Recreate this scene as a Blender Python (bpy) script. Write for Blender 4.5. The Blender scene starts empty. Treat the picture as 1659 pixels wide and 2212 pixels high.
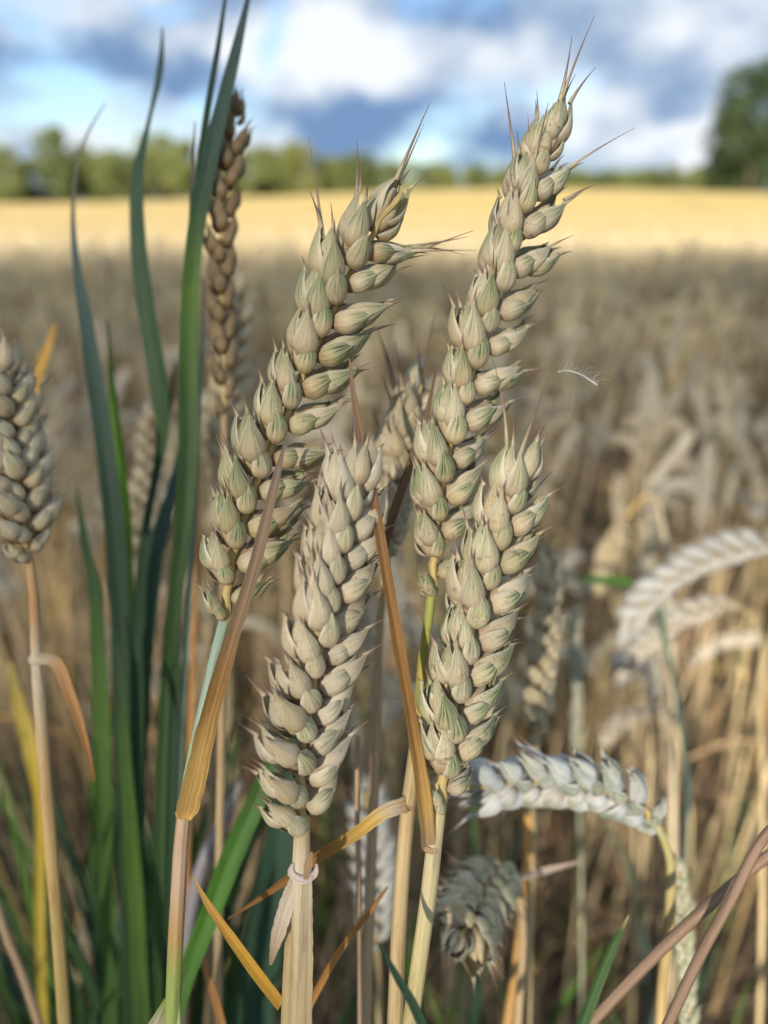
import bpy, math, random
import numpy as np
from mathutils import Vector, Matrix

random.seed(7)
RNG = np.random.default_rng(11)
SC = bpy.context.scene
COL = SC.collection

# ------------------------------------------------------------------ camera, sky, sun, exposure
PITCH = math.radians(22.0)
CAM_Z = 1.10
FOC = 1662.0                       # focal length in pixels of a 1659 x 2212 picture
CAM = np.array([0.0, 0.0, CAM_Z])
CF = np.array([0.0, math.cos(PITCH), -math.sin(PITCH)])
CU = np.array([0.0, math.sin(PITCH), math.cos(PITCH)])
CR = np.array([1.0, 0.0, 0.0])
SUN_EL = math.radians(22.0)
SUN_AZ = math.radians(199.0)       # clockwise from +Y: behind the camera, a little to the left
SUN_DIR = np.array([math.sin(SUN_AZ) * math.cos(SUN_EL), math.cos(SUN_AZ) * math.cos(SUN_EL), math.sin(SUN_EL)])

def P(px, py, d):
    """world point at a pixel (1659 x 2212 frame) and a depth in metres"""
    return CAM + CR * ((px - 829.5) / FOC * d) + CU * ((1106 - py) / FOC * d) + CF * d

cd = bpy.data.cameras.new('camera')
cam = bpy.data.objects.new('camera', cd)
COL.objects.link(cam)
cam.location = CAM
cam.rotation_euler = (math.pi / 2 - PITCH, 0, 0)
cd.sensor_fit = 'VERTICAL'
cd.sensor_height = 34.6
cd.lens = 26.0
cd.clip_start = 0.01
cd.clip_end = 3000
cd.dof.use_dof = True
cd.dof.focus_distance = 0.174
cd.dof.aperture_fstop = 6.4
SC.camera = cam

SC.view_settings.view_transform = 'Standard'
SC.view_settings.look = 'None'
SC.view_settings.gamma = 1.0
SC.view_settings.use_curve_mapping = False
SC.view_settings.exposure = 1.6

def build_world():
    w = bpy.data.worlds.new('World'); SC.world = w; w.use_nodes = True
    nt = w.node_tree; nt.nodes.clear()
    N = nt.nodes.new; Lk = nt.links.new
    out = N('ShaderNodeOutputWorld'); bg = N('ShaderNodeBackground'); Lk(bg.outputs[0], out.inputs[0])
    bg.inputs['Strength'].default_value = 0.10
    sky = N('ShaderNodeTexSky'); sky.sky_type = 'NISHITA'; sky.sun_disc = False
    sky.sun_elevation = SUN_EL; sky.sun_rotation = SUN_AZ
    sky.air_density = 1.0; sky.dust_density = 0.6; sky.ozone_density = 2.0
    tc = N('ShaderNodeTexCoord')
    def vm(op, a, b=None, s=None):
        n = N('ShaderNodeVectorMath'); n.operation = op
        for i, x in enumerate((a, b)):
            if x is None: continue
            if isinstance(x, (tuple, list)): n.inputs[i].default_value = x
            else: Lk(x, n.inputs[i])
        if s is not None: n.inputs['Scale'].default_value = s
        return n
    def mt(op, a, b=None, clamp=False):
        n = N('ShaderNodeMath'); n.operation = op; n.use_clamp = clamp
        for i, x in enumerate((a, b)):
            if x is None: continue
            if isinstance(x, (int, float)): n.inputs[i].default_value = x
            else: Lk(x, n.inputs[i])
        return n.outputs[0]
    def noise(vec, scale, detail, rough):
        n = N('ShaderNodeTexNoise'); Lk(vec, n.inputs['Vector'])
        n.inputs['Scale'].default_value = scale; n.inputs['Detail'].default_value = detail
        n.inputs['Roughness'].default_value = rough
        return n
    d = tc.outputs['Generated']
    st = vm('MULTIPLY', d, (1, 1, 1.5)).outputs[0]
    warp = noise(st, 9.0, 4, 0.55)
    wv = vm('SCALE', vm('SUBTRACT', warp.outputs['Color'], (0.5, 0.5, 0.5)).outputs[0], s=0.10).outputs[0]
    dw = vm('ADD', d, wv).outputs[0]
    def blob(px, py, rx, ry):
        c = P(px, py, 1.0) - CAM; c /= np.linalg.norm(c)
        rx /= FOC; ry /= FOC
        v = vm('MULTIPLY', vm('SUBTRACT', dw, tuple(c)).outputs[0], (1 / rx, 1 / rx, 1 / ry))
        ln = vm('LENGTH', v.outputs[0]).outputs['Value']
        mr = N('ShaderNodeMapRange'); mr.interpolation_type = 'SMOOTHSTEP'
        Lk(ln, mr.inputs['Value'])
        mr.inputs['From Min'].default_value = 1.35; mr.inputs['From Max'].default_value = 0.15
        return mr.outputs[0]
    n1 = noise(st, 7.5, 6, 0.55).outputs['Fac']
    n2 = noise(vm('ADD', st, (3.1, 1.7, 0.4)).outputs[0], 13.0, 5, 0.6).outputs['Fac']
    bright = mt('ADD', mt('MULTIPLY', mt('SUBTRACT', n1, 0.5), 2.0), mt('MULTIPLY', mt('SUBTRACT', n2, 0.5), 1.1))
    bright = mt('ADD', bright, 0.47)
    lights = [(720, 125, 170, 75, .75), (650, 40, 120, 40, .45), (480, 100, 120, 60, .4), (60, 40, 120, 40, .4),
              (90, 285, 170, 45, .45), (330, 260, 120, 40, .3), (600, 300, 90, 35, .5), (800, 185, 150, 45, .45), (1430, 320, 190, 45, .55),
              (1130, 150, 140, 60, .3), (1560, 50, 190, 55, .3), (1300, 220, 150, 40, .25), (960, 120, 90, 40, .2)]
    darks = [(860, 300, 240, 70, 1.0), (140, 140, 220, 45, .45), (930, 25, 130, 50, .35), (1080, 310, 120, 50, .5),
             (1240, 100, 90, 45, .3), (1500, 200, 150, 50, .25), (420, 190, 110, 35, .3)]
    for (x, y, rx, ry, a) in lights: bright = mt('ADD', bright, mt('MULTIPLY', blob(x, y, rx, ry), a))
    for (x, y, rx, ry, a) in darks: bright = mt('SUBTRACT', bright, mt('MULTIPLY', blob(x, y, rx, ry), a))
    n3 = noise(vm('ADD', st, (7.3, 2.2, 5.4)).outputs[0], 5.0, 5, 0.55).outputs['Fac']
    cover = mt('ADD', mt('MULTIPLY', mt('SUBTRACT', n3, 0.31), 6.0), 0.0, True)
    for (x, y, rx, ry, a) in [(90, 215, 170, 38, 1.0), (590, 65, 30, 80, .8), (345, 12, 80, 25, .7), (1000, 345, 260, 30, .35)]:
        cover = mt('SUBTRACT', cover, mt('MULTIPLY', blob(x, y, rx, ry), a), True)
    ramp = N('ShaderNodeValToRGB'); Lk(bright, ramp.inputs[0])
    e = ramp.color_ramp.elements
    K = 3.65
    e[0].position = 0.0; e[0].color = (0.18 * K, 0.30 * K, 0.52 * K, 1)
    e[1].position = 1.0; e[1].color = (0.86 * K, 0.90 * K, 0.96 * K, 1)
    m = e.new(0.45); m.color = (0.41 * K, 0.52 * K, 0.68 * K, 1)
    skc = N('ShaderNodeMixRGB'); skc.blend_type = 'MULTIPLY'; skc.inputs[0].default_value = 1
    Lk(sky.outputs[0], skc.inputs[1]); skc.inputs[2].default_value = (0.50, 0.54, 0.60, 1)
    mix = N('ShaderNodeMixRGB'); Lk(cover, mix.inputs[0]); Lk(skc.outputs[0], mix.inputs[1]); Lk(ramp.outputs[0], mix.inputs[2])
    Lk(mix.outputs[0], bg.inputs['Color'])
build_world()

sd = bpy.data.lights.new('sun', 'SUN'); sd.energy = 4.0; sd.angle = math.radians(0.5); sd.color = (1.0, 0.91, 0.79)
sun = bpy.data.objects.new('sun', sd); COL.objects.link(sun)
sun.rotation_euler = Vector(-SUN_DIR).to_track_quat('-Z', 'Y').to_euler()
sun.location = (-5, -15, 12)

# ------------------------------------------------------------------ helpers
def lin(r, g, b, k=1.0):
    f = lambda c: (c / 255 / 12.92) if c / 255 <= 0.04045 else ((c / 255 + 0.055) / 1.055) ** 2.4
    return (f(r) * k, f(g) * k, f(b) * k)

def mkmesh(name, V, F, uv=None, col=None, mat=None, smooth=True):
    V = np.asarray(V, dtype=np.float32)
    me = bpy.data.meshes.new(name)
    if isinstance(F, np.ndarray):
        n = F.shape[1]
        me.vertices.add(len(V)); me.vertices.foreach_set('co', V.ravel())
        me.loops.add(F.size); me.loops.foreach_set('vertex_index', F.ravel().astype(np.int32))
        me.polygons.add(len(F)); me.polygons.foreach_set('loop_start', np.arange(0, F.size, n, dtype=np.int32))
        me.update(calc_edges=True)
        lv = F.ravel()
    else:
        me.from_pydata(V.tolist(), [], F); me.update()
        lv = np.zeros(len(me.loops), dtype=np.int32); me.loops.foreach_get('vertex_index', lv)
    if smooth: me.polygons.foreach_set('use_smooth', np.ones(len(me.polygons), dtype=bool))
    if uv is not None:
        l = me.uv_layers.new(name='UVMap'); l.data.foreach_set('uv', np.asarray(uv, dtype=np.float32)[lv].ravel())
    if col is not None:
        c = np.ones((len(V), 4), dtype=np.float32); c[:, :3] = col
        a = me.color_attributes.new('Col', 'FLOAT_COLOR', 'POINT'); a.data.foreach_set('color', c.ravel())
    if mat: me.materials.append(mat)
    return me

def obj(name, me, parent=None, mtx=None, color=None):
    o = bpy.data.objects.new(name, me); COL.objects.link(o)
    if parent is not None: o.parent = parent
    if mtx is not None: o.matrix_local = Matrix(mtx.tolist()) if isinstance(mtx, np.ndarray) else mtx
    if color is not None: o.color = color
    return o

def tag(o, label=None, cat=None, group=None, kind=None):
    if label: o['label'] = label
    if cat: o['category'] = cat
    if group: o['group'] = group
    if kind: o['kind'] = kind
    return o

def thing(name, base, label, cat, group=None):
    o = bpy.data.objects.new(name, None); COL.objects.link(o)
    o.location = tuple(base); o.empty_display_size = 0.02
    return tag(o, label, cat, group)

def nrm(v):
    v = np.asarray(v, float); return v / (np.linalg.norm(v) + 1e-12)

def curve(pts, n=80, even=True):
    """smooth path through pts (chord-length Hermite); even=False spreads the samples evenly over the control points"""
    p = np.asarray(pts, float)
    if len(p) == 2:
        return p[0] + (p[1] - p[0]) * np.linspace(0, 1, n)[:, None]
    h = np.linalg.norm(np.diff(p, axis=0), axis=1) + 1e-9
    sl = np.diff(p, axis=0) / h[:, None]
    m = np.zeros_like(p)
    m[1:-1] = (sl[:-1] * h[1:, None] + sl[1:] * h[:-1, None]) / (h[:-1] + h[1:])[:, None]
    m[0] = sl[0] * 1.5 - m[1] * .5; m[-1] = sl[-1] * 1.5 - m[-2] * .5
    def ev(x):
        i = np.clip(x.astype(int), 0, len(p) - 2); t = (x - i)[:, None]; hh = h[i][:, None]
        return (2*t**3 - 3*t**2 + 1) * p[i] + (t**3 - 2*t**2 + t) * hh * m[i] + (-2*t**3 + 3*t**2) * p[i+1] + (t**3 - t**2) * hh * m[i+1]
    if not even: return ev(np.linspace(0, len(p) - 1, n))
    out = ev(np.linspace(0, len(p) - 1, 24 * len(p)))
    s = np.concatenate([[0], np.cumsum(np.linalg.norm(np.diff(out, axis=0), axis=1))])
    si = np.linspace(0, s[-1], n)
    return np.stack([np.interp(si, s, out[:, k]) for k in range(3)], 1)

def clen(c): return float(np.linalg.norm(np.diff(c, axis=0), axis=1).sum())

def tangents(c):
    t = np.gradient(c, axis=0); return t / (np.linalg.norm(t, axis=1)[:, None] + 1e-12)

def tube(c, rad, ns=8, squash=1.0):
    n = len(c); t = tangents(c)
    rad = np.broadcast_to(np.asarray(rad, float), (n,)) if np.ndim(rad) else np.full(n, rad)
    a = nrm(np.cross(t[0], [0.3, 1, 0.2])); V = []; UV = []
    L = np.concatenate([[0], np.cumsum(np.linalg.norm(np.diff(c, axis=0), axis=1))])
    for i in range(n):
        a = nrm(a - t[i] * np.dot(a, t[i])); b = np.cross(t[i], a)
        for k in range(ns):
            th = 2 * math.pi * k / ns
            V.append(c[i] + (a * math.cos(th) + b * math.sin(th) * squash) * rad[i]); UV.append((k / ns, L[i] * 20))
    F = []
    for i in range(n - 1):
        for k in range(ns):
            k2 = (k + 1) % ns
            F.append((i * ns + k, i * ns + k2, (i + 1) * ns + k2, (i + 1) * ns + k))
    V.append(c[0]); UV.append((0, 0)); V.append(c[-1]); UV.append((0, L[-1] * 20))
    for k in range(ns):
        k2 = (k + 1) % ns
        F.append((len(V) - 2, k2, k)); F.append((len(V) - 1, (n - 1) * ns + k, (n - 1) * ns + k2))
    return np.array(V), F, np.array(UV)

def ramp(cols, n):
    """cols: [(t, (r,g,b)), ...] -> n colours"""
    t = np.array([c[0] for c in cols]); v = np.array([c[1] for c in cols])
    x = np.linspace(0, 1, n)
    return np.stack([np.interp(x, t, v[:, k]) for k in range(3)], 1)

def blade(c, wid, face, fold=0.25, twist=None, nc=7, curl=0.0):
    """leaf blade: ribbon with a keel, wid per sample, face = normal hint"""
    n = len(c); t = tangents(c); V = []; UV = []
    L = np.concatenate([[0], np.cumsum(np.linalg.norm(np.diff(c, axis=0), axis=1))])
    face = np.asarray(face, float)
    for i in range(n):
        s = nrm(np.cross(t[i], face)); f = np.cross(s, t[i])
        if twist is not None:
            a = twist[i]; s, f = s * math.cos(a) + f * math.sin(a), f * math.cos(a) - s * math.sin(a)
        for k in range(nc):
            o = -1 + 2 * k / (nc - 1)
            V.append(c[i] + s * (o * wid[i] / 2) - f * (fold * (1 - abs(o)) * wid[i] / 2 + curl * (1 - o * o) * wid[i] / 2))
            UV.append((k / (nc - 1), L[i] * 20))
    F = [(i * nc + k, i * nc + k + 1, (i + 1) * nc + k + 1, (i + 1) * nc + k) for i in range(n - 1) for k in range(nc - 1)]
    return np.array(V), F, np.array(UV)

def merge(parts):
    """[(V,F,UV,col)] -> one; F lists"""
    V = []; F = []; U = []; C = []; o = 0
    for (v, f, u, c) in parts:
        V.append(v); U.append(u); C.append(np.broadcast_to(c, (len(v), 3)) if c is not None else np.ones((len(v), 3)))
        F += [tuple(i + o for i in q) for q in f]; o += len(v)
    return np.vstack(V), F, np.vstack(U), np.vstack(C)

# ------------------------------------------------------------------ materials
class NT:
    def __init__(s, name):
        s.m = bpy.data.materials.new(name); s.m.use_nodes = True; s.t = s.m.node_tree; s.t.nodes.clear()
        s.out = s.t.nodes.new('ShaderNodeOutputMaterial')
    def n(s, ty, **kw):
        n = s.t.nodes.new(ty)
        for k, v in kw.items(): setattr(n, k, v)
        return n
    def l(s, a, b): s.t.links.new(a, b)
    def math(s, op, a, b=None, clamp=False):
        n = s.n('ShaderNodeMath', operation=op, use_clamp=clamp)
        for i, x in enumerate((a, b)):
            if x is None: continue
            if isinstance(x, (int, float)): n.inputs[i].default_value = x
            else: s.l(x, n.inputs[i])
        return n.outputs[0]
    def mix(s, f, a, b, mode='MIX'):
        n = s.n('ShaderNodeMixRGB', blend_type=mode)
        for i, x in enumerate((f, a, b)):
            if isinstance(x, (int, float)): n.inputs[i].default_value = x
            elif isinstance(x, tuple): n.inputs[i].default_value = (*x[:3], 1)
            else: s.l(x, n.inputs[i])
        return n.outputs[0]
    def step(s, v, a, b, t0=0.0, t1=1.0):
        n = s.n('ShaderNodeMapRange', interpolation_type='SMOOTHSTEP'); s.l(v, n.inputs['Value'])
        n.inputs['From Min'].default_value = a; n.inputs['From Max'].default_value = b
        n.inputs['To Min'].default_value = t0; n.inputs['To Max'].default_value = t1
        return n.outputs[0]
    def noise(s, vec, scale, detail=3, rough=0.5, dims='3D'):
        n = s.n('ShaderNodeTexNoise', noise_dimensions=dims)
        if vec is not None: s.l(vec, n.inputs['Vector'])
        n.inputs['Scale'].default_value = scale; n.inputs['Detail'].default_value = detail; n.inputs['Roughness'].default_value = rough
        return n
    def mul(s, vec, k):
        n = s.n('ShaderNodeVectorMath', operation='MULTIPLY'); s.l(vec, n.inputs[0]); n.inputs[1].default_value = k
        return n.outputs[0]
    def finish(s, col, rough=0.6, trans=0.0, bump=None, bstr=0.3, bdist=0.0003, spec=0.35, tcol=None, sheen=0.0):
        p = s.n('ShaderNodeBsdfPrincipled'); s.l(col, p.inputs['Base Color'])
        if isinstance(rough, (int, float)): p.inputs['Roughness'].default_value = rough
        else: s.l(rough, p.inputs['Roughness'])
        p.inputs['Specular IOR Level'].default_value = spec
        if bump is not None:
            b = s.n('ShaderNodeBump'); b.inputs['Strength'].default_value = bstr; b.inputs['Distance'].default_value = bdist
            s.l(bump, b.inputs['Height']); s.l(b.outputs[0], p.inputs['Normal'])
        if trans > 0:
            t = s.n('ShaderNodeBsdfTranslucent'); s.l(tcol if tcol is not None else col, t.inputs['Color'])
            mx = s.n('ShaderNodeMixShader'); mx.inputs[0].default_value = trans
            s.l(p.outputs[0], mx.inputs[1]); s.l(t.outputs[0], mx.inputs[2]); s.l(mx.outputs[0], s.out.inputs[0])
        else:
            s.l(p.outputs[0], s.out.inputs[0])
        return s.m

def mat_husk(name='wheat_husk', tint=None):
    s = NT(name)
    uv = s.n('ShaderNodeTexCoord'); oi = s.n('ShaderNodeObjectInfo'); sep = s.n('ShaderNodeSeparateXYZ')
    s.l(uv.outputs['UV'], sep.inputs[0]); v, u = sep.outputs[0], sep.outputs[1]
    oc = s.n('ShaderNodeSeparateColor'); s.l(oi.outputs['Color'], oc.inputs[0])
    green, pale, shade = oc.outputs[0], oc.outputs[1], oc.outputs[2]
    rnd = oi.outputs['Random']
    comb = s.n('ShaderNodeCombineXYZ'); s.l(s.math('MULTIPLY', rnd, 40.0), comb.inputs[2]); s.l(v, comb.inputs[0]); s.l(u, comb.inputs[1])
    vec = comb.outputs[0]
    fib = s.noise(s.mul(vec, (42, 2.2, 1)), 1.0, 3, 0.6).outputs['Fac']
    fib2 = s.noise(s.mul(vec, (14, 1.2, 1)), 1.0, 3, 0.55).outputs['Fac']
    blot = s.noise(s.mul(vec, (2.2, 2.6, 1)), 1.0, 3, 0.5).outputs['Fac']
    # tan body
    tan = s.mix(blot, lin(204, 178, 128), lin(230, 212, 170))
    tan = s.mix(s.math('MULTIPLY', s.math('FRACT', s.math('MULTIPLY', rnd, 3.7)), 0.6), tan, lin(206, 172, 116))
    tan = s.mix(s.step(fib, 0.42, 0.75, 0.0, 0.45), tan, lin(242, 234, 214))
    # browner towards the base of each husk
    tan = s.mix(s.step(u, 0.34, 0.0, 0.0, 0.6), tan, lin(172, 126, 78))
    tan = s.mix(s.math('MULTIPLY', s.math('MULTIPLY', green, s.math('FRACT', s.math('MULTIPLY', rnd, 11.3))), 0.55), tan, lin(190, 186, 118))
    tan = s.mix(pale, tan, lin(216, 224, 230))
    # green veins on the upper part
    vein = s.math('ABSOLUTE', s.math('SINE', s.math('MULTIPLY', s.math('ADD', v, s.math('MULTIPLY', fib2, 0.16)), 25.1)))
    veinm = s.math('MULTIPLY', s.step(vein, 0.80, 0.25), s.step(s.noise(s.mul(vec, (9, 1.6, 1)), 1.0, 3, 0.6).outputs['Fac'], 0.36, 0.62, 0.15, 1.0))
    gm = s.math('MULTIPLY', s.step(s.math('ADD', u, s.math('MULTIPLY', s.math('SUBTRACT', fib2, 0.5), 0.9)), 0.26, 0.74), green)
    gm = s.math('MULTIPLY', gm, s.step(u, 1.12, 0.98))
    edge = s.step(s.math('ABSOLUTE', s.math('SUBTRACT', v, 0.5)), 0.34, 0.46)
    gm = s.math('MULTIPLY', gm, s.math('SUBTRACT', 1.0, s.math('MULTIPLY', edge, 0.8)))
    gcol = s.mix(blot, lin(64, 96, 62), lin(94, 124, 92))
    c = s.mix(s.math('MULTIPLY', gm, 0.7, True), tan, lin(146, 160, 108))
    c = s.mix(s.math('MULTIPLY', gm, s.math('MULTIPLY', veinm, 1.35), True), c, gcol)
    # pale papery margin
    c = s.mix(s.math('MULTIPLY', edge, 0.55), c, lin(238, 232, 212))
    # awn
    c = s.mix(s.step(u, 1.0, 1.4), c, lin(150, 122, 108))
    # dark specks
    vo = s.n('ShaderNodeTexVoronoi'); s.l(s.mul(vec, (9, 13, 1)), vo.inputs['Vector']); vo.inputs['Scale'].default_value = 1.0
    spk = s.math('MULTIPLY', s.step(vo.outputs['Distance'], 0.20, 0.11), s.step(s.noise(s.mul(vec, (1.7, 2.3, 1)), 1.0, 2).outputs['Fac'], 0.50, 0.60))
    c = s.mix(s.math('MULTIPLY', spk, s.math('MULTIPLY', shade, 0.8)), c, lin(84, 66, 48))
    grime = s.step(s.noise(s.mul(vec, (3, 5, 1)), 1.0, 5, 0.7).outputs['Fac'], 0.54, 0.74)
    c = s.mix(s.math('MULTIPLY', s.math('MULTIPLY', grime, shade), 0.5), c, lin(128, 104, 82))
    dk = s.math('SUBTRACT', 1.06, s.math('MULTIPLY', s.math('FRACT', s.math('MULTIPLY', rnd, 7.3)), 0.2))
    dm = s.n('ShaderNodeVectorMath', operation='SCALE'); s.l(c, dm.inputs[0]); s.l(dk, dm.inputs['Scale'])
    h = s.math('ADD', s.math('MULTIPLY', fib, 0.8), s.math('MULTIPLY', veinm, -0.3))
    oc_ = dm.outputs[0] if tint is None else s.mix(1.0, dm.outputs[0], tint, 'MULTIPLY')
    return s.finish(oc_, 0.5, 0.16, h, 0.8, 0.0003, 0.35)

def mat_plant(name, trans, rough=0.55, streak=0.35, stripes=60):
    s = NT(name)
    at = s.n('ShaderNodeAttribute', attribute_name='Col'); uv = s.n('ShaderNodeTexCoord'); oi = s.n('ShaderNodeObjectInfo')
    cb = s.n('ShaderNodeVectorMath', operation='ADD'); s.l(uv.outputs['UV'], cb.inputs[0])
    rv = s.n('ShaderNodeCombineXYZ'); s.l(s.math('MULTIPLY', oi.outputs['Random'], 30.0), rv.inputs[2]); s.l(rv.outputs[0], cb.inputs[1])
    f1 = s.noise(s.mul(cb.outputs[0], (stripes, 0.6, 1)), 1.0, 3, 0.6).outputs['Fac']
    f2 = s.noise(s.mul(cb.outputs[0], (5, 2.6, 1)), 1.0, 5, 0.65).outputs['Fac']
    c = s.mix(s.step(f1, 0.35, 0.7, 0.0, streak), at.outputs['Color'], s.mix(1.0, at.outputs['Color'], (1.42, 1.38, 1.34), 'MULTIPLY'))
    c = s.mix(s.step(f2, 0.46, 0.70, 0.0, 0.75), c, s.mix(1.0, c, (0.62, 0.57, 0.50), 'MULTIPLY'))
    vo = s.n('ShaderNodeTexVoronoi'); s.l(s.mul(cb.outputs[0], (9, 9, 1)), vo.inputs['Vector']); vo.inputs['Scale'].default_value = 1.0
    c = s.mix(s.math('MULTIPLY', s.step(vo.outputs['Distance'], 0.13, 0.06), s.step(f2, 0.52, 0.6, 0, 0.7)), c, s.mix(1.0, c, (0.3, 0.26, 0.22), 'MULTIPLY'))
    return s.finish(c, rough, trans, f1, 0.7, 0.0004, 0.3)

def mat_canopy_stuff():
    s = NT('wheat_canopy')
    at = s.n('ShaderNodeAttribute', attribute_name='Col')
    return s.finish(at.outputs['Color'], 0.65, 0.15, None)

def mat_soil():
    s = NT('soil'); tc = s.n('ShaderNodeTexCoord')
    n1 = s.noise(tc.outputs['Object'], 26, 6, 0.65).outputs['Fac']; n2 = s.noise(tc.outputs['Object'], 3.0, 4).outputs['Fac']
    n3 = s.noise(s.mul(tc.outputs['Object'], (160, 24, 1)), 1.0, 3, 0.6).outputs['Fac']
    c = s.mix(n1, lin(48, 40, 33), lin(92, 78, 62)); c = s.mix(s.step(n2, .4, .7, 0, .5), c, lin(70, 62, 44))
    c = s.mix(s.step(n3, 0.58, 0.68, 0, 0.6), c, lin(150, 128, 88))
    return s.finish(c, 0.95, 0, n1, 1.0, 0.02, 0.1)

def mat_far_field():
    s = NT('ripe_field'); tc = s.n('ShaderNodeTexCoord'); o = tc.outputs['Object']
    n1 = s.noise(s.mul(o, (9, 9, 9)), 1.0, 4, 0.7).outputs['Fac']
    n2 = s.noise(s.mul(o, (0.05, 0.16, 0)), 1.0, 4, 0.6).outputs['Fac']
    n4 = s.noise(s.mul(o, (0.5, 1.1, 0)), 1.0, 4, 0.6).outputs['Fac']
    sep = s.n('ShaderNodeSeparateXYZ'); s.l(o, sep.inputs[0])
    c = s.mix(n1, lin(184, 156, 96), lin(214, 190, 128))
    c = s.mix(s.step(n2, 0.42, 0.62, 0, 0.45), c, lin(200, 180, 114)); c = s.mix(s.step(n4, 0.4, 0.7, 0, 0.25), c, lin(186, 158, 94))
    # drill rows and wheel tracks running obliquely up the field
    row = s.math('SINE', s.math('MULTIPLY', s.math('ADD', s.math('MULTIPLY', sep.outputs[0], 0.96), s.math('MULTIPLY', sep.outputs[1], -0.28)), 0.42))
    c = s.mix(s.step(row, 0.965, 0.995, 0, 0.35), c, lin(158, 140, 84))
    return s.finish(c, 0.9, 0, n1, 1.0, 0.08, 0.1)

def mat_leaf(name, a, b, trans=0.25):
    s = NT(name); oi = s.n('ShaderNodeObjectInfo'); tc = s.n('ShaderNodeTexCoord')
    n = s.noise(tc.outputs['Object'], 0.9, 3, 0.6).outputs['Fac']
    c = s.mix(s.step(n, 0.3, 0.7), a, b)
    c = s.mix(s.math('MULTIPLY', oi.outputs['Random'], 0.45), c, (a[0] * 1.35, a[1] * 1.12, a[2] * 0.9))
    return s.finish(c, 0.55, trans, None)

def mat_bark(name, a, b):
    s = NT(name); tc = s.n('ShaderNodeTexCoord')
    n = s.noise(s.mul(tc.outputs['Object'], (5, 5, 1.2)), 1.0, 5, 0.65).outputs['Fac']
    return s.finish(s.mix(s.step(n, .35, .65), a, b), 0.9, 0, n, 0.8, 0.03, 0.1)

M_HUSK = mat_husk()
M_HUSK_DARK = mat_husk('weathered_backlit_husk', (.44, .39, .35))  # dark tint holds both weathering and the shade of a backlit ear
M_STEM = mat_plant('straw_stem', 0.0, 0.6, 0.8, 11)
M_LEAF = mat_plant('leaf_blade', 0.28, 0.6, 0.85, 9)
M_GRASS = mat_plant('green_blade', 0.30, 0.5, 0.6, 9)
M_STUFF = mat_canopy_stuff()
M_SOIL = mat_soil()
M_FAR = mat_far_field()

# ------------------------------------------------------------------ the ground and the far field
def hill(x, y):
    x = np.asarray(x, float); y = np.asarray(y, float)
    r = np.clip((y - 25) / 90, 0, 1); r = r * r * (3 - 2 * r)
    h = 2.0 * np.exp(-((x - 20) / 42) ** 2) + 0.25 * np.exp(-((x + 60) / 40) ** 2) - 0.5 * np.clip((-x) / 120, 0, 1)
    back = np.clip((y - 135) / 120, 0, 1)
    return r * h - back * 1.5

def sheet(name, xs, ys, zoff, mat, jit=0.0):
    X, Y = np.meshgrid(xs, ys)
    Z = hill(X, Y) + zoff + (RNG.normal(0, jit, X.shape) if jit else 0)
    V = np.stack([X.ravel(), Y.ravel(), Z.ravel()], 1)
    nx = len(xs); F = []
    i, j = np.meshgrid(np.arange(len(ys) - 1), np.arange(nx - 1), indexing='ij')
    a = (i * nx + j).ravel(); F = np.stack([a, a + 1, a + nx + 1, a + nx], 1)
    return obj(name, mkmesh(name, V, F, mat=mat))

gx = np.concatenate([-np.geomspace(900, 6, 26), np.linspace(-5, 5, 41), np.geomspace(6, 900, 26)])
gy = np.concatenate([-np.geomspace(120, 2.5, 12), np.linspace(-2, 6, 49), np.geomspace(6.4, 2200, 60)])
tag(sheet('ground', gx, gy, 0.0, M_SOIL, 0.006), kind='structure')
fx = np.concatenate([-np.geomspace(260, 12, 40), np.linspace(-11.5, 11.5, 93), np.geomspace(12, 260, 40)])
fy = np.concatenate([np.linspace(6.0, 30, 97), np.geomspace(30.5, 150, 60)])
tag(sheet('wheat_field', fx, fy, 0.62, M_FAR, 0.02), kind='structure')

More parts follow.
